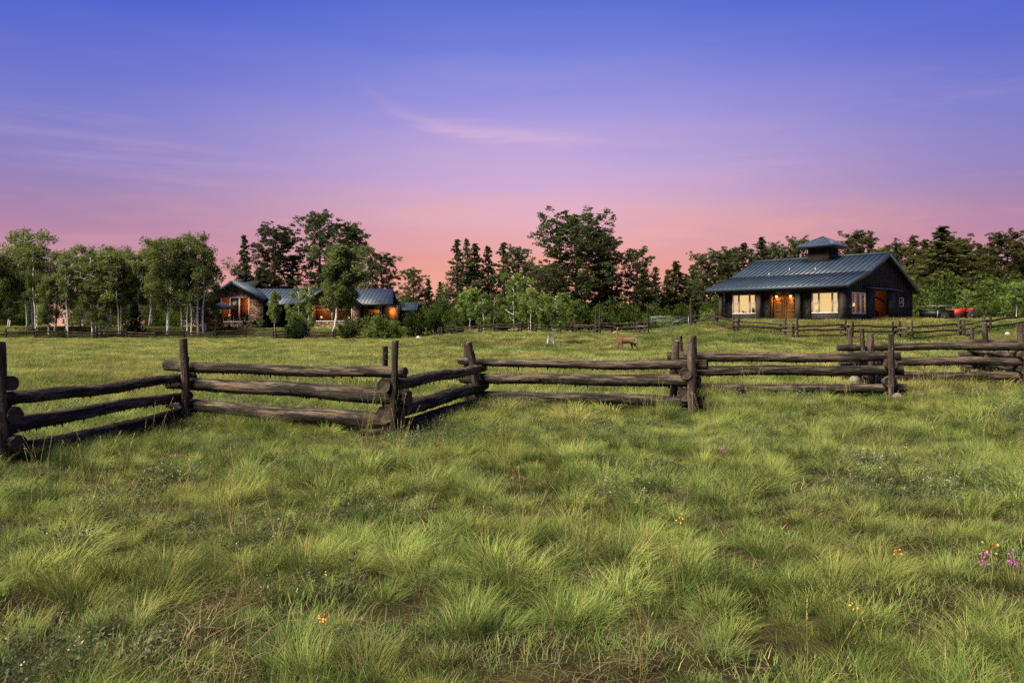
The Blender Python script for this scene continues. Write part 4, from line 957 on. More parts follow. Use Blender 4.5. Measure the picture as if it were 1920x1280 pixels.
# patio parasol, chairs, table, planter
pxm = px(416, 103.4)
um = empty('patio_parasol', (pxm, 103.4, 1.55), 0, 'open navy patio parasol in front of the tall lit window', 'parasol')
zt, zb_ = pz(566, 103.4) - 1.55, pz(577, 103.4) - 1.55
mb = MB(); n_ = 8; A = np.arange(n_) * 2 * np.pi / n_ + .2
ring = [(1.55 * math.cos(a), 1.55 * math.sin(a), zb_) for a in A]; mid_ = [(.8 * math.cos(a), .8 * math.sin(a), zb_ + (zt - zb_) * .55) for a in A]; low = [(1.55 * math.cos(a), 1.55 * math.sin(a), zb_ - .14) for a in A]
mb.add(low + ring + mid_ + [(0, 0, zt)], [(i, (i + 1) % n_, n_ + (i + 1) % n_, n_ + i) for i in range(n_)] + [(n_ + i, n_ + (i + 1) % n_, 2 * n_ + (i + 1) % n_, 2 * n_ + i) for i in range(n_)])
mb.add(mid_ + [(0, 0, zt)], [(i, (i + 1) % n_, n_) for i in range(n_)]); mb.build('canopy', M['blueumb'], um)
mb = MB(); mb.tube([(0, 0, 0), (0, 0, zt + .08)], .03, 8); mb.build('pole', M['metal'], um)
mb = MB(); mb.tube([(0, 0, 0), (0, 0, .1)], .28, 12); mb.build('base', M['rock'], um)
def chair(x, rz, label, mat):
    o = empty('patio_chair', (x, 103.6, 1.56), rz, label, 'chair', 'patio chairs by the stone house')
    mb = MB(); mb.box((-.28, -.28, .4), (.28, .28, .46)); mb.build('seat', M[mat], o)
    mb = MB(); mb.hexa([(-.28, .24, .46), (.28, .24, .46), (.28, .29, .46), (-.28, .29, .46), (-.28, .36, 1.0), (.28, .36, 1.0), (.28, .4, 1.0), (-.28, .4, 1.0)]); mb.build('backrest', M[mat], o)
    for a in (-.25, .25):
        for b_ in (-.25, .25): mb = MB(); mb.tube([(a, b_, 0), (a * .95, b_ * .95, .4)], .022, 6); mb.build('leg', M['black'], o)
chair(px(462, 103.6), 2.6, 'dark metal patio chair before the tall lit window', 'black')
chair(px(478, 103.6), .6, 'dark patio chair beside the stone pier of the front gable', 'black')
o = empty('patio_table', (px(430, 103.2), 103.2, 1.56), 0, 'blue-topped round patio table under the navy parasol', 'table')
mb = MB(); mb.tube([(0, 0, .68), (0, 0, .74)], .65, 16); mb.build('tabletop', M['teal'], o)
mb = MB(); mb.tube([(0, 0, 0), (0, 0, .68)], [.2, .05], 10); mb.build('pedestal', M['black'], o)
r_ = np.random.default_rng(5); mb = MB(); mb.tube([(0, 0, 0), (0, 0, .4)], [.25, .33], 12)
o = mb.build('planter', M['teal'], None, (px(489, 103.8), 103.8, 1.56)); tag(o, 'round green planter at the corner of the front gable', 'planter')
mb = MB()
for i in range(160):
    c = r_.normal(0, .2, 3) + [0, 0, .75]; d_ = r_.normal(0, .08, (2, 3)); mb.add([c, c + d_[0], c + d_[0] + d_[1], c + d_[1]], [(0, 1, 2, 3)])
mb.build('plant', M['young'], o)

#@@TREES
# ------------------------------------------------------------------ trees
def leafq(rng, P, size, up=.0):
    """one kite-shaped leaf face at every point, turned at random"""
    n = len(P); a = rng.normal(0, 1, (n, 3)); a /= np.linalg.norm(a, axis=1)[:, None]
    b_ = rng.normal(0, 1, (n, 3)); b_[:, 2] += up; b_ -= a * (a * b_).sum(1)[:, None]; b_ /= np.linalg.norm(b_, axis=1)[:, None]
    s_ = (size * rng.uniform(.6, 1.4, n))[:, None]
    V = np.stack([P - a * s_ * .5, P + b_ * s_ * .32, P + a * s_ * .5, P - b_ * s_ * .32], 1)
    return V.reshape(-1, 3), np.arange(4 * n).reshape(n, 4)
def ball(rng, n, c, r, squash=(1, 1, 1)):
    d_ = rng.normal(0, 1, (n, 3)); d_ /= np.linalg.norm(d_, axis=1)[:, None]
    return np.asarray(c) + d_ * (rng.uniform(0, 1, n) ** .45)[:, None] * r * np.asarray(squash)
def make_pine(seed, H, Wd, shape, name, mat, limbs=64, start=.16, gap=1.0):
    r_ = np.random.default_rng(seed); tr = MB(); cr = MB()
    z = np.linspace(0, 1, 9); wob = np.cumsum(r_.normal(0, .05, (9, 2)), 0)
    tp = np.stack([wob[:, 0], wob[:, 1], z * H * .98], -1); tr.tube(tp, np.linspace(.3, .035, 9) * H / 17, 8)
    def env(t):
        if shape == 'cone': return Wd * 1.35 * (.05 + .95 * (1 - t) ** 1.0) * min(1, (t - start + .12) / .2)
        if shape == 'round': return Wd * math.sqrt(max(.04, 1 - ((t - .62) / .46) ** 2))
        return Wd * (math.sqrt(max(.05, 1 - ((t - .72) / .33) ** 2)) * .8 + (.55 if .32 < t < .55 else 0) * (.5 + .5 * math.sin(seed)) )
    for i in range(limbs):
        t = start + (1 - start) * ((i + r_.uniform(0, .9)) / limbs) ** .92
        t = min(t, .985); R_ = env(t) * r_.uniform(.42, 1.16); a = i * 2.4 + r_.normal(0, .5)
        base = np.array([np.interp(t, z, tp[:, 0]), np.interp(t, z, tp[:, 1]), t * H]); d_ = np.array([math.cos(a), math.sin(a), 0])
        rise = (.05 + .5 * (t - .3)) * R_ + r_.normal(0, .12)
        pts_ = [base, base + d_ * R_ * .4 + [0, 0, rise * .2 - .08 * R_], base + d_ * R_ * .75 + [0, 0, rise * .6 - .06 * R_], base + d_ * R_ + [0, 0, rise + .08 * R_]]
        tr.tube(pts_, np.linspace(.06 + .03 * (1 - t), .02, 4) * H / 17, 5, False)
        npm = int(round((6 + R_ * 5.4) * gap))
        for j in range(npm):
            f_ = 1 - .78 * (j / npm) ** .85 * r_.uniform(.75, 1); c = np.array([np.interp(f_, [0, .4, .75, 1], [p[k_] for p in pts_]) for k_ in range(3)])
            sp = .3 * R_ * f_
            if j % 5 == 0: hub = c + np.array([-d_[1], d_[0], 0]) * r_.normal(0, sp) + [0, 0, r_.normal(.1, .2)]
            c = hub + r_.normal(0, min(.27, .08 + .15 * R_), 3) * [1, 1, .7]
            P = ball(r_, 17, c, min(1, .3 + .5 * R_) * r_.uniform(.2, .42) * (H / 17) ** .5, (1, 1, .8)); V, Q = leafq(r_, P, .235, .7); cr.add(V, Q)
    for j in range(10):
        P = ball(r_, 16, tp[-1] + r_.normal(0, .1, 3) * [1, 1, 3.5] - [0, 0, .4], .22, (1, 1, 1.6)); V, Q = leafq(r_, P, .28, .6); cr.add(V, Q)
    root = empty(name); tr.build('trunk', M['pinebark'], root, smooth=True); cr.build('crown', M[mat], root)
    return root, H, Wd
def make_aspen(seed, H, Wd, name, mat='aspen', start=.32, nbr=34, leaf=.26, lean=.3, dead=0, dens=1., trunk_r=.23, bark='aspenbark', stems=1, shape=.55, crook=.12):
    r_ = np.random.default_rng(seed); tr = MB(); cr = MB()
    for st in range(stems):
        z = np.linspace(0, 1, 10); wob = np.cumsum(r_.normal(0, crook, (10, 2)), 0) * H / 13; wob -= wob[0]
        ln = np.array([r_.normal(0, lean), r_.normal(0, lean)]); o_ = r_.normal(0, .3, 2) * (stems > 1)
        tp = np.stack([wob[:, 0] + ln[0] * z + o_[0], wob[:, 1] + ln[1] * z + o_[1], z * H * .94 * (1 if st == 0 else r_.uniform(.75, .95))], -1)
        tr.tube(tp, np.linspace(trunk_r, .02, 10) * H / 13, 8)
        nb = nbr // stems
        for i in range(nb):
            t = start + (1 - start) * (i + r_.uniform(0, 1)) / nb; t = min(t, .98)
            e = math.sqrt(max(.03, 1 - ((t - shape) / (1.04 - shape if t > shape else shape - start + .16)) ** 2))
            R_ = Wd * e * r_.uniform(.15, 1.05); a = i * 2.4 + r_.normal(0, .6); d_ = np.array([math.cos(a), math.sin(a), 0])
            base = np.array([np.interp(t, z, tp[:, k_]) for k_ in range(3)]); rise = R_ * r_.uniform(.35, 1.0)
            mid_ = base + d_ * R_ * .5 + [0, 0, rise * .4]; tip = base + d_ * R_ + [0, 0, rise]; tip[2] = min(tip[2], H)
            tr.tube([base, mid_, tip], [.05 * H / 13, .03 * H / 13, .012], 4, False)
            for c, k_ in ((tip, 1.), (mid_ * .4 + tip * .6 + r_.normal(0, .2 * Wd, 3) * [1, 1, .5], .8)):
                rr = Wd * r_.uniform(.2, .36) * k_; c[2] = min(c[2], H - rr * .8); P = ball(r_, int(120 * dens), c, rr, (1, 1, 1.15)); V, Q = leafq(r_, P, leaf * 1.1); cr.add(V, Q)
        for i in range(dead):
            t = r_.uniform(.35, .8); a = r_.uniform(math.pi, 2 * math.pi) if i % 3 else r_.uniform(0, 6.28); d_ = np.array([math.cos(a), math.sin(a), 0])
            p = np.array([np.interp(t, z, tp[:, k_]) for k_ in range(3)]); P = [p]; ln_ = Wd * r_.uniform(.7, 1.25)
            for s_ in range(5): P.append(P[-1] + d_ * ln_ / 5 + np.array([r_.normal(0, .12), r_.normal(0, .12), r_.normal(.08, .12)]))
            tr.tube(P, np.linspace(.045, .012, 6), 4, False)
            for s_ in (2, 3, 4): e = P[s_] + np.array([r_.normal(0, .5), r_.normal(0, .5), r_.normal(.1, .35)]); tr.tube([P[s_], e], [.018, .008], 3, False)
    root = empty(name); tr.build('trunk', M[bark], root, smooth=True); cr.build('crown', M[mat], root)
    return root, H, Wd
def make_shrub(seed, H, Wd, name, mat='brush', n=26, leaf=.2, dens=1.):
    r_ = np.random.default_rng(seed); tr = MB(); cr = MB()
    for i in range(n):
        a = r_.uniform(0, 6.28); f_ = r_.uniform(0, 1) ** .6; top = np.array([Wd * .85 * f_ * math.cos(a), Wd * .85 * f_ * math.sin(a), H * r_.uniform(.35, .95) * math.sqrt(max(.1, 1 - .75 * f_ * f_))])
        b_ = top * [.25, .25, 0]; tr.tube([b_, b_ * .6 + top * .4 + r_.normal(0, .06, 3), top], [.035, .022, .008], 4, False)
        for k_ in range(2):
            c = b_ + (top - b_) * r_.uniform(.45, 1.0); rr = min(H, Wd) * r_.uniform(.18, .32); P = ball(r_, int(70 * dens), c, rr, (1, 1, .9)); P[:, 2] = np.abs(P[:, 2]); V, Q = leafq(r_, P, leaf); cr.add(V, Q)
    root = empty(name); tr.build('stems', M['pinebark'], root); cr.build('foliage', M[mat], root)
    return root, H, Wd
PROTO = {}
def place(key, x, top, wpx, Y, label, cat='tree', group=None, rz=None, base=None):
    """stand a copy of a kind of tree at a spot, as tall and as wide as it is there"""
    maker, name = KINDS_[key]
    fresh = key not in PROTO
    if fresh: PROTO[key] = maker()
    root, H, Wd = PROTO[key]
    o = root if fresh else copy_tree(root)
    X = px(x, Y); z = gz(X, Y) - .05; h = pz(top, Y) - z; wd = wpx / F * Y / 2
    o.location = (X, Y, z); sw = wd / Wd; o.scale = (sw, sw, h / H)
    o.rotation_euler = (0, 0, (x * 1.73) % 6.28 if rz is None else rz)
    tag(o, label, cat, group); return o
KINDS_ = {
 'c1': (lambda: make_pine(201, 17, 2.3, 'cone', 'pine_tree', 'pine', 84, .08), ''), 'c2': (lambda: make_pine(202, 17, 2.6, 'cone', 'pine_tree', 'pine', 72, .12, .8), ''), 'c3': (lambda: make_pine(203, 17, 2.4, 'cone', 'pine_tree', 'pinewarmlit', 84, .08), ''),
 'r1': (lambda: make_pine(204, 17, 3.2, 'round', 'pine_tree', 'pine', 74, .22), ''), 'r2': (lambda: make_pine(205, 17, 3.0, 'round', 'pine_tree', 'pine', 58, .26, .85), ''), 'r3': (lambda: make_pine(206, 17, 3.3, 'round', 'pine_tree', 'pinewarmlit', 84, .14, 1.05), ''),
 'b': (lambda: make_pine(209, 17, 5.4, 'broad', 'pine_tree', 'pine', 110, .2, .8), ''),
 'a1': (lambda: make_aspen(301, 13, 2.9, 'aspen_tree', 'aspen', .36, 66, .2, .3, 5, 1.2, .125, 'aspenbark', 3, .6, .05), ''), 'a2': (lambda: make_aspen(302, 13, 2.6, 'aspen_tree', 'aspen', .36, 56, .2, .3, 2, 1.2, .14, 'aspenbark', 2, .6, .06), ''), 'a3': (lambda: make_aspen(303, 13, 2.8, 'aspen_tree', 'aspen', .34, 48, .2, .4, 7, 1.2, .19, 'aspenbark', 1, .6, .13), ''),
 'a4': (lambda: make_aspen(304, 13, 2.5, 'aspen_tree', 'aspen', .2, 54, .2, .3, 0, 1.2, .14, 'aspenbark', 1, .55, .06), ''), 'ad': (lambda: make_aspen(305, 13, 2.4, 'aspen_tree', 'aspen', .34, 26, .24, .3, 12, .6, .15, 'aspenbark', 1, .6, .08), ''), 'at': (lambda: make_aspen(307, 13, 2.0, 'aspen_tree', 'aspen', .46, 30, .2, .3, 3, 1.0, .13, 'aspenbark', 2, .68, .05), ''), 'al': (lambda: make_aspen(306, 11, 3.0, 'aspen_tree', 'aspen', .3, 44, .27, .9, 0, 1.1, .2), ''),
 'y1': (lambda: make_aspen(311, 5, 1.25, 'young_aspen', 'young', .34, 28, .15, .15, 0, .55, .1, 'aspenbark', 1, .5, .05), ''), 'y2': (lambda: make_aspen(312, 5, 1.2, 'young_aspen', 'young', .4, 30, .15, .3, 0, .5, .09, 'aspenbark', 2, .55, .05), ''), 'y3': (lambda: make_aspen(313, 6, 1.3, 'young_aspen', 'young', .15, 30, .16, .2, 0, .55, .09, 'aspenbark', 2, .45, .06), ''),
 's1': (lambda: make_shrub(321, 3, 2.2, 'shrub', 'brush'), ''), 's2': (lambda: make_shrub(322, 3, 2.0, 'shrub', 'brush', 30), ''), 's3': (lambda: make_shrub(323, 3, 2.0, 'shrub', 'young', 24, .17, .8), ''),
 'j': (lambda: make_shrub(324, 2, 2.0, 'juniper_shrub', 'spruce', 30, .16, 1.3), ''),
 'sp': (lambda: make_pine(210, 6, 1.2, 'cone', 'spruce_tree', 'spruce', 44, .03, 1.6), ''),
}
GP = 'pines behind the house and barn'; GA = 'aspens of the grove beside the house'; GY = 'young aspens by the fence'; GS = 'shrubs behind the fences'
PINES = [
 ('c1', 459, 444, 34, 124, 'slim pine rising directly behind the little bell cupola of the stone house'),
 ('r1', 515, 432, 76, 126, 'round-headed pine behind the blue roof between bell cupola and lawn tree'),
 ('c2', 487, 500, 44, 122, 'low dark pine at the feet of the slim and the round-headed pines'),
 ('c2', 548, 478, 46, 130, 'narrow pine in the gap between the round-headed pine and the tallest house pine'),
 ('r2', 595, 403, 68, 128, 'tallest pine behind the stone house, its crown high over the lawn tree'),
 ('r1', 652, 427, 80, 122, 'wide dark pine just behind the top of the leafy lawn tree'),
 ('c2', 625, 470, 60, 132, 'dense pine half hidden between the tallest house pine and the wide one'),
 ('r2', 720, 478, 54, 124, 'ragged pine with drooping low limbs behind the bare end of the house roof'),
 ('r2', 773, 507, 44, 120, 'small loose pine standing alone in the sky gap above the outbuilding'),
 ('c1', 803, 524, 24, 126, 'small pointed pine beside the lone loose pine near the outbuilding'),
 ('c1', 826, 530, 26, 128, 'lowest small pine at the foot of the narrow pointed pine'),
 ('c2', 857, 448, 40, 112, 'narrow pointed pine that begins the dark clump beyond the young aspens'),
 ('c2', 876, 447, 28, 120, 'thin pine spire peering out behind the narrow pointed pine'),
 ('c1', 890, 459, 50, 113, 'full dark pine second in the clump beyond the young aspens'),
 ('c2', 916, 461, 36, 114, 'slender open pine in the middle of the dark clump'),
 ('c2', 944, 454, 46, 113, 'tall pine with uneven limbs near the end of the dark clump'),
 ('r2', 973, 467, 50, 115, 'bushy pine that ends the dark clump towards the giant pine'),
 ('b', 1080, 408, 150, 108, 'giant broad pine with spreading crown, largest tree of the whole skyline'),
 ('r1', 1124, 440, 66, 112, 'dark shoulder pine pressed against the giant broad pine'),
 ('r1', 1040, 505, 60, 118, 'short dark pine under the spreading limb of the giant pine'),
 ('r2', 1190, 470, 60, 112, 'open airy pine with sky showing through, first beyond the giant pine'),
 ('c1', 1207, 506, 40, 108, 'dense short dark pine in front of the open airy pine'),
 ('c2', 1229, 500, 26, 116, 'thin small pine between the airy pine and the gate'),
 ('c2', 1251, 505, 24, 118, 'thin small pine directly above the wire gate'),
 ('c3', 1268, 492, 48, 114, 'full pine rising above the wire gate'),
 ('c2', 1290, 515, 36, 120, 'low pine between the gate pine and the pines at the barn eave'),
 ('r2', 1318, 479, 44, 112, 'rounded pine just clear of the low end of the barn roof'),
 ('r1', 1350, 474, 54, 112, 'broad pine touching the low eave of the barn roof'),
 ('c2', 1393, 455, 40, 108, 'pointed pine above the low end of the barn roof'),
 ('c1', 1427, 447, 46, 110, 'tall pointed pine where the barn ridge begins'),
 ('r2', 1464, 467, 48, 116, 'low round pine over the barn ridge before the cupola'),
 ('r1', 1497, 452, 44, 112, 'pine half hidden behind the barn cupola'),
 ('r3', 1604, 441, 66, 110, 'wide pine over the barn ridge just past the cupola'),
 ('c3', 1634, 442, 28, 114, 'thin pine over the ridge beside the wide pine past the cupola'),
 ('r2', 1682, 460, 50, 112, 'sparse pine above the peak of the barn gable'),
 ('c3', 1711, 445, 54, 108, 'warm-lit pine directly behind the sloping gable edge'),
 ('c3', 1772, 428, 84, 98, 'tallest olive pine above the black trailer'),
 ('r3', 1742, 470, 60, 104, 'lower olive pine between gable edge and the tallest olive pine'),
 ('r3', 1812, 462, 56, 106, 'dense pine over the red implement'),
 ('c2', 1838, 456, 40, 108, 'dark pointed pine between the trailer pines and the last round pine'),
 ('r3', 1888, 440, 76, 100, 'big round dark pine at the end of the tree line past the barn'),
 ('c3', 1926, 470, 56, 102, 'pine cut by the edge of view beyond the big round pine'),
 ('r3', 1372, 470, 46, 116, 'pine filling the line between the low-eave pine and the pointed one beyond it'),
 ('c2', 1409, 466, 36, 118, 'small pine between the two pointed pines where the barn ridge begins'),
 ('r1', 1446, 463, 40, 120, 'pine peeping over the barn ridge after the tall pointed pine'),
 ('c2', 1300, 496, 40, 118, 'thin pine in the gap just before the rounded pine at the barn roof'),
 ('r3', 1660, 466, 48, 118, 'dark pine over the ridge between the thin pine and the gable peak'),
 ('c3', 1736, 452, 46, 112, 'pointed olive pine close behind the gable eave'),
 ('r3', 1792, 448, 54, 110, 'round olive pine leaning into the tallest olive pine'),
 ('c3', 1862, 458, 46, 110, 'pointed pine pressed against the big round dark pine'),
 ('r1', 1826, 474, 50, 114, 'low dark pine behind the pale stem of the young aspen at the implement'),
 ('c3', 1908, 456, 44, 108, 'pointed pine just past the big round dark pine'),
 ('c2', 1148, 498, 44, 116, 'narrow pine between the giant pine and the open airy pine'),
 ('r2', 1006, 500, 44, 120, 'small dark pine between the clump and the giant pine'),
]
for key, x, top, wp, Y, lab in PINES: place(key, x, top, wp * (1.55 if key[0] == 'c' else 1.25), Y, lab, 'tree', GP)
ASP = [
 ('a4', -8, 478, 60, 98, 'leafy aspen cut by the edge of view before the tallest grove aspen'),
 ('a1', 46, 430, 96, 101, 'tallest full aspen of the grove, three white trunks at its foot'),
 ('ad', 102, 468, 60, 100, 'sparse half-bare aspen with dead limbs next to the tallest grove aspen'),
 ('a4', 92, 512, 48, 97, 'low leafy aspen in front of the sparse half-bare one'),
 ('a2', 152, 460, 62, 105, 'dense aspen behind the gap with the glowing sky'),
 ('ad', 196, 468, 86, 98, 'aspen with a fan of pale bare limbs in front of its leaves'),
 ('a2', 206, 461, 70, 106, 'full aspen behind the fan of pale bare limbs'),
 ('a4', 187, 524, 50, 97, 'low cone-shaped aspen hiding the feet of the thick white trunks'),
 ('a3', 226, 488, 50, 99, 'thin aspen with two slim white trunks beside the small spruce'),
 ('a2', 282, 446, 72, 106, 'tall aspen behind the crooked bright trunk'),
 ('a3', 314, 449, 84, 98, 'aspen with a crooked bright white trunk and long bare side limbs'),
 ('a2', 342, 466, 54, 102, 'aspen with a straight pale trunk beside the crooked one'),
 ('a2', 374, 437, 74, 98, 'tall dark aspen nearest the stone house front gable'),
 ('a4', 386, 548, 40, 101, 'low leafy aspen overhanging the patio parasol'),
 ('a2', 17, 500, 50, 103, 'leafy aspen behind the trunks of the tallest grove aspen'),
 ('a2', 246, 490, 44, 108, 'slim aspen far back in the grove above the small spruce'),
 ('al', 622, 462, 88, 99, 'leafy tree with a leaning pale trunk on the lawn before the lit house window'),
 ('ad', 692, 458, 40, 118, 'thin pale half-dead tree with a bare spire behind the house roof'),
 ('at', 128, 480, 44, 96.5, 'slender aspen with two bright trunks beside the glowing gap in the grove'),
 ('at', 171, 472, 50, 97, 'slender aspen with close white trunks in front of the dense one past the gap'),
 ('at', 222, 474, 46, 96.8, 'slender aspen with twin thin trunks just before the small spruce'),
 ('at', 262, 470, 46, 99, 'slender aspen rising right behind the small spruce'),
 ('at', 348, 462, 48, 97.5, 'slender aspen with twin trunks beside the aspen nearest the stone house'),
 ('at', 66, 462, 46, 97.5, 'slender aspen standing against the foot of the tallest grove aspen'),
]
for key, x, top, wp, Y, lab in ASP: place(key, x, top, wp * 1.15, Y, lab, 'tree', GA)
place('sp', 250, 566, 26, 97, 'small dark spruce between the white aspen trunks')
YNG = [
 ('y1', 515, 546, 30, 97, 'young aspen before the wall past the front gable'), ('y3', 566, 534, 44, 97, 'taller young aspen before the recessed porch of the stone house'), ('y2', 545, 582, 30, 96, 'short young aspen just above the dark juniper'),
 ('y1', 882, 541, 58, 80, 'young aspen with twin thin stems standing out before the low fence'), ('y3', 966, 508, 66, 92, 'tall light green young aspen at the foot of the dark pine clump'), ('y3', 920, 548, 46, 90, 'young aspen between the twin-stemmed one and the tall light green one'),
 ('y2', 988, 542, 56, 84, 'bushy light young aspen close behind the low fence'), ('y2', 1040, 549, 62, 53, 'young aspen with white wraps round its feet standing out in the meadow'), ('y1', 1075, 562, 40, 78, 'young aspen behind the white-wrapped one'),
 ('y3', 1808, 540, 44, 70, 'young aspen with a thin pale stem behind the red implement'), ('y1', 1906, 528, 50, 72, 'young aspen with twin pale stems beyond the barn fence end'),
]
for key, x, top, wp, Y, lab in YNG: place(key, x, top, wp, Y, lab, 'tree', GY)
SHR = [
 ('s3', 706, 572, 96, 92, 'large light willow shrub in front of the orange lit windows'), ('s2', 654, 590, 50, 93, 'dark shrub under the lit window of the second gable'), ('s3', 742, 592, 50, 92, 'feathery shrub before the outbuilding'), ('s1', 780, 574, 60, 96, 'dark rounded shrub beside the outbuilding'),
 ('s1', 818, 556, 76, 98, 'tall dark shrub behind the start of the low fence'), ('s2', 852, 570, 50, 94, 'dark shrub between the tall dark shrub and the twin-stemmed aspen'), ('s2', 935, 560, 70, 98, 'dark shrub below the pine clump'), ('s1', 1010, 560, 70, 98, 'dark shrub at the foot of the giant pine'),
 ('s1', 1088, 556, 84, 94, 'dark spreading shrub behind the deer'), ('s2', 1142, 556, 76, 92, 'dark shrub behind the tall lone post'), ('s1', 1190, 562, 70, 92, 'dark shrub below the open airy pine'), ('s2', 1232, 562, 60, 90, 'dark shrub behind the gate hinge post'),
 ('s3', 1252, 582, 44, 78, 'light green shrub seen over the wire gate'), ('s1', 1288, 560, 64, 92, 'dark shrub behind the tall gate post'), ('s3', 1320, 574, 56, 76, 'light shrub next to the barn porch post'), ('s2', 1338, 556, 60, 92, 'dark shrub behind the low end of the barn'),
 ('s3', 1738, 540, 84, 84, 'tall light shrub behind the black trailer'), ('s1', 1778, 548, 70, 82, 'dark shrub behind the red implement'), ('s2', 1842, 552, 70, 78, 'dark shrub between the two young pale-stemmed aspens'), ('s3', 1880, 536, 70, 82, 'tall light shrub below the big round pine'), ('s1', 1925, 545, 60, 76, 'dark shrub cut by the edge of view past the barn fence'),
]
for key, x, top, wp, Y, lab in SHR: place(key, x, top, wp, Y, lab, 'shrub', GS)
place('j', 560, 599, 66, 91, 'dark low juniper at the fence before the stone house porch', 'shrub')
for xx in (-.27, .3):
    pass
wr = empty('tree_guard', (px(1033, 52.9), 52.9, gz(px(1033, 52.9), 52.9)), 0, 'white cloth wraps round the twin stems in the meadow', 'tree guard')
for xx, tl in ((-.17, .1), (.17, -.08)):
    mb = MB(); mb.tube([(xx * .8 - tl, 0, 0), (xx, 0, .5), (xx + tl, .0, .95)], [.1, .075, .06], 10, False); mb.build('wrap', M['wrap'], wr, smooth=True)
# the far brush that closes the view low down between the trunks
r_ = np.random.default_rng(77); mb = MB()
for i in range(1500):
    x = r_.uniform(-40, 1980)
    if 84 < x < 132 or 256 < x < 270: continue
    Y = r_.uniform(112, 138) if x < 1690 or r_.uniform() < .4 else r_.uniform(84, 110)
    X = px(x, Y); h = r_.uniform(1.0, 5.6) * (1.15 if x < 420 else 1.0); c = np.array([X, Y, gz(X, Y) + h * r_.uniform(.3, 1.0)])
    V, Q = leafq(r_, ball(r_, 150, c, 1.3, (1.2, 1.2, .95)), .36); mb.add(V, Q)
tag(mb.build('undergrowth', M['brush']), 'dark brush closing the view low between the far trunks', kind='stuff')

#@@ANIMAL
# ------------------------------------------------------------------ mule deer
DY = 46.0; DX = px(1174.5, DY); dz = gz(DX, DY)
def skinned(name, verts, edges, rad, mat, parent, sub=2):
    me = bpy.data.meshes.new(name); me.from_pydata(verts, edges, []); me.update()
    o = link(name, me, mat, parent)
    sk = o.modifiers.new('skin', 'SKIN'); sk.use_smooth_shade = True
    if not me.skin_vertices: bpy.context.view_layer.objects.active = o; me.attributes.new('x', 'FLOAT', 'POINT')
    for v, r in zip(me.skin_vertices[0].data, rad): v.radius = r if isinstance(r, tuple) else (r, r)
    for i, v in enumerate(me.skin_vertices[0].data): v.use_root = (i == 0)
    sb = o.modifiers.new('sub', 'SUBSURF'); sb.levels = sub; sb.render_levels = sub
    return o
m_, k = newmat('deer_coat')
tc = k.node('ShaderNodeTexCoord').outputs['Object']; sp_ = k.node('ShaderNodeSeparateXYZ', i={0: tc}).outputs
col = k.mix(k.noise(tc, 9., 4), (.1, .056, .034, 1), (.175, .1, .063, 1))
rump = k.m('MULTIPLY', k.sstep(sp_[0], .47, .52), k.sstep(sp_[2], .62, .7)); col = k.mix(rump, col, (.62, .56, .48, 1))
belly = k.m('MULTIPLY', k.sstep(sp_[2], .60, .54), k.m('MULTIPLY', k.sstep(sp_[0], -.3, -.2), k.sstep(sp_[0], .3, .2))); col = k.mix(k.m('MULTIPLY', belly, .6), col, (.32, .22, .15, 1))
throat = k.m('MULTIPLY', k.sstep(sp_[0], -.56, -.62), k.sstep(sp_[2], 1.0, 1.08)); col = k.mix(k.m('MULTIPLY', throat, .55), col, (.45, .36, .28, 1))
bk = k.m('MULTIPLY', k.sstep(sp_[2], .9, .98), k.sstep(sp_[0], -.4, -.3)); col = k.mix(k.m('MULTIPLY', bk, .5), col, (.07, .045, .035, 1))
b = k.node('ShaderNodeBsdfPrincipled', i={'Base Color': col, 'Roughness': .85, 'Specular IOR Level': .15}); k.link(b.outputs[0], k.node('ShaderNodeOutputMaterial').inputs[0]); M['deer'] = m_
deer = empty('deer', (DX, DY, dz), 0, 'brown mule deer with white rump walking through the meadow, head raised', 'deer')
V = [(.30, 0, .80), (.02, 0, .77), (-.22, 0, .76), (-.40, 0, .80), (-.50, 0, .98), (-.55, 0, 1.15), (-.58, 0, 1.27), (-.68, 0, 1.24), (-.80, 0, 1.17),     # trunk, neck, head, muzzle
     (.42, 0, .80), (.50, 0, .74)]
Eg = [(0, 1), (1, 2), (2, 3), (3, 4), (4, 5), (5, 6), (6, 7), (7, 8), (0, 9), (9, 10)]
Rd = [(.17, .19), (.16, .19), (.165, .215), (.13, .17), (.085, .1), (.068, .078), (.078, .085), (.06, .058), (.034, .034), (.14, .16), (.09, .11)]
def leg(att, pts_, rads):
    i = att
    for p, r in zip(pts_, rads):
        V.append(p); Rd.append(r); Eg.append((i, len(V) - 1)); i = len(V) - 1
leg(3, [(-.42, .085, .62), (-.52, .085, .46), (-.50, .085, .30), (-.46, .085, .2), (-.47, .085, .13)], [.085, .055, .036, .028, .03])     # raised near fore leg
leg(3, [(-.32, -.085, .60), (-.26, -.085, .42), (-.24, -.085, .30), (-.22, -.085, .08), (-.25, -.085, .02)], [.085, .052, .036, .026, .032])
leg(9, [(.36, .09, .60), (.30, .09, .50), (.40, .09, .33), (.36, .09, .1), (.33, .09, .02)], [.12, .075, .042, .028, .034])
leg(9, [(.46, -.09, .60), (.46, -.09, .50), (.62, -.09, .37), (.64, -.09, .14), (.61, -.09, .03)], [.12, .075, .042, .028, .034])
body = skinned('body', V, Eg, Rd, M['deer'], deer)
for s_ in (-1, 1):                                                  # big mule ears
    mb = MB(); P = [(-.555, .045 * s_, 1.33), (-.53, .09 * s_, 1.39), (-.50, .15 * s_, 1.46), (-.485, .18 * s_, 1.52)]; mb.tube(P, [.02, .045, .04, .008], 8); mb.build('ear', M['deer'], deer, smooth=True)
    mb = MB(); mb.tube([(-.66, .055 * s_, 1.275), (-.665, .066 * s_, 1.277)], [.016, .012], 8); mb.build('eye', M['black'], deer, smooth=True)
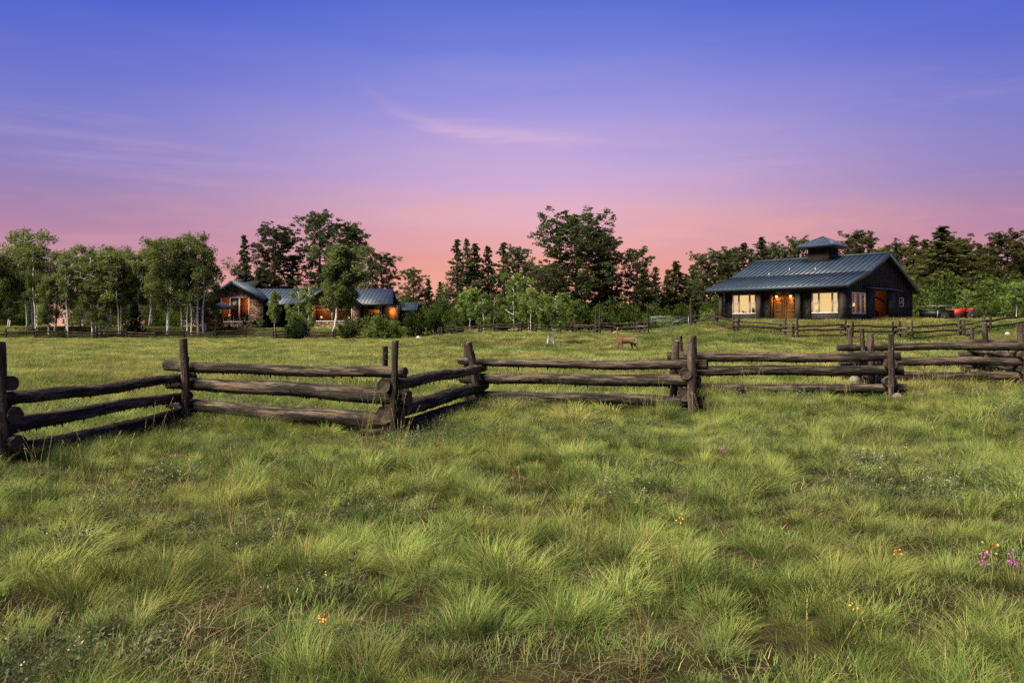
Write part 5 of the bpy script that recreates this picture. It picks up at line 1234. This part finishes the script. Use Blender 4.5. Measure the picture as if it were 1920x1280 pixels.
mb = MB(); mb.tube([(-.825, 0, 1.165), (-.845, 0, 1.16)], [.026, .014], 8); mb.build('nose', M['black'], deer, smooth=True)
mb = MB(); mb.tube([(.52, 0, .88), (.58, 0, .82), (.6, 0, .7)], [.03, .035, .015], 8); mb.build('tail', M['wrap'], deer, smooth=True)

# ------------------------------------------------------------------ trailer, implement, rocks
def wheel(parent, x, y, r, name='wheel'):
    mb = MB(); mb.tube([(x, y - .1, r), (x, y - .08, r), (x, y + .08, r), (x, y + .1, r)], [r * .8, r, r, r * .8], 18); o = mb.build(name, M['rubber'], parent, smooth=False)
    mb = MB(); mb.tube([(x, y - .115, r), (x, y + .115, r)], r * .4, 12); mb.build('rim', M['black'], o)
TY = 66.0; tx0, tx1 = px(1731, TY), px(1781, TY); tz = gz((tx0 + tx1) / 2, TY)
tl = empty('trailer', ((tx0 + tx1) / 2, TY, tz), R(-6), 'black flatbed utility trailer with pale tube rails parked beside the barn', 'trailer'); hw = (tx1 - tx0) / 2
mb = MB(); mb.box((-hw, -.7, .42), (hw, .7, .95)); mb.box((-hw - .02, -.72, .9), (hw + .02, .72, .98)); mb.build('bed', M['black'], tl)
for a, b_ in ((-hw + .15, -hw + .8), (-.1, hw - .1)):
    mb = MB()
    for yy in (-.68, .68):
        mb.tube([(a, yy, .98), (a, yy, 1.34), (b_, yy, 1.34), (b_, yy, .98)], .022, 6)
    mb.build('rail', M['metal'], tl)
mb = MB(); mb.bar((-.25, -.72, .15), (-.18, -.72, .95), .06); mb.build('jack', M['metal'], tl)
for yy in (-.75, .75): wheel(tl, .35, yy, .36)
mb = MB(); mb.bar((hw, 0, .5), (hw + .8, 0, .45), .1); mb.build('drawbar', M['black'], tl)
rx0 = px(1803, 66); rzz = gz(rx0, 66)
rd = empty('farm_implement', (rx0, 66.2, rzz), R(-4), 'red farm implement on rubber wheels between trailer and fence corner', 'implement')
mb = MB(); mb.hexa([(-.85, -.5, .42), (.1, -.5, .42), (.1, .5, .42), (-.85, .5, .42), (-.75, -.45, 1.0), (.2, -.45, 1.12), (.2, .45, 1.12), (-.75, .45, 1.0)]); mb.build('hood', M['red'], rd)
mb = MB(); mb.bar((.1, 0, .6), (1.0, 0, .72), .18); mb.box((.3, -.4, .82), (.9, .4, .9)); mb.box((.7, -.42, .9), (1.0, .42, 1.1)); mb.build('frame', M['red'], rd)
mb = MB(); mb.tube([(-.3, .2, 1.05), (-.3, .2, 1.45)], .03, 6); mb.build('pipe', M['black'], rd)
for yy in (-.5, .5): wheel(rd, .75, yy, .44); wheel(rd, -.5, yy, .3)
def rock(x, y, Y, sx_, sy_, sz_, label, mat, seed, cat='rock', name='rock'):
    r_ = np.random.default_rng(seed); me = bpy.data.meshes.new(name); import bmesh
    bm = bmesh.new(); bmesh.ops.create_icosphere(bm, subdivisions=3, radius=1); k0 = r_.normal(0, 1, (5, 3)); ph = r_.uniform(0, 6.28, 5)
    for v in bm.verts:
        n_ = sum(math.sin(2.1 * float(np.dot(k0[i], v.co)) + ph[i]) for i in range(5)) * .07; v.co *= 1 + n_; v.co = Vector((v.co.x * sx_, v.co.y * sy_, v.co.z * sz_))
    bm.to_mesh(me); bm.free()
    for p in me.polygons: p.use_smooth = True
    X = px(x, Y); o = link(name, me, M[mat], None, (X, Y, gz(X, Y) + sz_ * .45)); tag(o, label, cat)
rock(1607, 716, 20.0, .24, .18, .2, 'pale grey rock wedged under the fence corner past the fourth panel', 'rock', 1)
rock(1722, 752, 16.9, .12, .1, .1, 'small brown rock in the grass below the long right-hand rails', 'rock', 2)
rock(1682, 757, 16.4, .09, .08, .09, 'small grey rock at the foot of the single slim corner post', 'rock', 3)
rock(1888, 612, 52, .2, .18, .26, 'white rock standing in tall grass near the end of the barn fence', 'whiterock', 4)
rock(785, 629, 88, .3, .2, .3, 'pale rock at the meadow edge before the feathery shrub', 'whiterock', 5)
SEED[0] += 1; zg_ = gz(px(690, 11.0), 11.0)
o = link('cut_log', log_mesh(.34, .05, .05, SEED[0], .005, .06, 0, 8, 12), M['rail']); o.matrix_basis = axis_matrix((px(675, 10.95), 10.95, zg_ + .1), (px(720, 11.1), 11.1, zg_ + .1)); tag(o, 'short grey cut log lying under the stacked log ends', 'log')

# ------------------------------------------------------------------ single wildflowers
def flower(x, y, Y, h, mat, label, n=26, spike=.1, wd=.022, seed=0, ps=.0085):
    X = px(x, Y); zg = gz(X, Y); r_ = np.random.default_rng(seed + int(x))
    o = empty('wildflower', (X, Y, zg), 0, label, 'flower', 'single wildflowers in the grass'); h = pz(y, Y) - zg
    mb = MB(); mb.tube([(0, 0, -.02), (.02, 0, h * .5), (.01, 0, h)], [.004, .003, .002], 5); mb.build('stem', M['stem'], o)
    mb = MB()
    for i in range(n):
        c = np.array([.01, 0, h - spike * r_.uniform(0, 1)]); d_ = r_.normal(0, 1, 3); d_ /= np.linalg.norm(d_); e = np.cross(d_, r_.normal(0, 1, 3)); e /= np.linalg.norm(e)
        c = c + d_ * wd * r_.uniform(.2, 1); mb.add([c, c + d_ * ps + e * ps * .6, c + d_ * 2 * ps, c + d_ * ps - e * ps * .6], [(0, 1, 2, 3)])
    mb.build('blossom', M[mat], o)
def gd(y, zz=0.25): return EYE - zz, y
flower(1843, 1034, 4.9, .3, 'purple', 'bright purple flower spike beside the tall orange flower', 40, .07, .03, 1)
flower(1897, 1037, 4.9, .3, 'purple', 'purple flower spike nearest the edge past the orange flower', 30, .06, .026, 2)
flower(1855, 1026, 4.5, .45, 'orange', 'tall orange flower head on a dry stalk beside purple spikes', 30, .02, .045, 3)
flower(1677, 1032, 5.0, .3, 'orange', 'low orange flower on the grass tussock, second from the purple pair', 24, .03, .03, 4)
flower(1352, 838, 9.0, .3, 'purple', 'purple flower spike standing apart beside the purple pair', 30, .1, .03, 5)
flower(1366, 840, 9.2, .3, 'purple', 'taller flower of the close purple pair', 34, .1, .035, 6)
flower(1374, 846, 9.1, .3, 'purple', 'shorter flower of the close purple pair', 30, .1, .03, 7)
flower(1318, 790, 12.2, .3, 'purple', 'faded purple spike before the double fence posts', 26, .12, .03, 8)
flower(1331, 791, 12.2, .3, 'purple', 'second faded purple spike before the double fence posts', 26, .12, .03, 9)
flower(1434, 802, 11.6, .3, 'purple', 'lone purple spike in the grass under the middle panel', 26, .12, .03, 10)
flower(600, 1157, 3.75, .3, 'orange', 'small orange bud on a brown stalk among the nearest tussocks', 18, .015, .018, 11, .009)
flower(1272, 962, 5.6, .3, 'yellow', 'yellow flower standing above the middle tussocks', 20, .04, .03, 12)
flower(116, 826, 9.3, .3, 'yellow', 'yellow flower in front of the lowest thick rail', 16, .06, .025, 13)
flower(1602, 1128, 4.0, .3, 'yellow', 'yellow-orange flower low in the near tussocks below the orange ones', 16, .03, .025, 14)
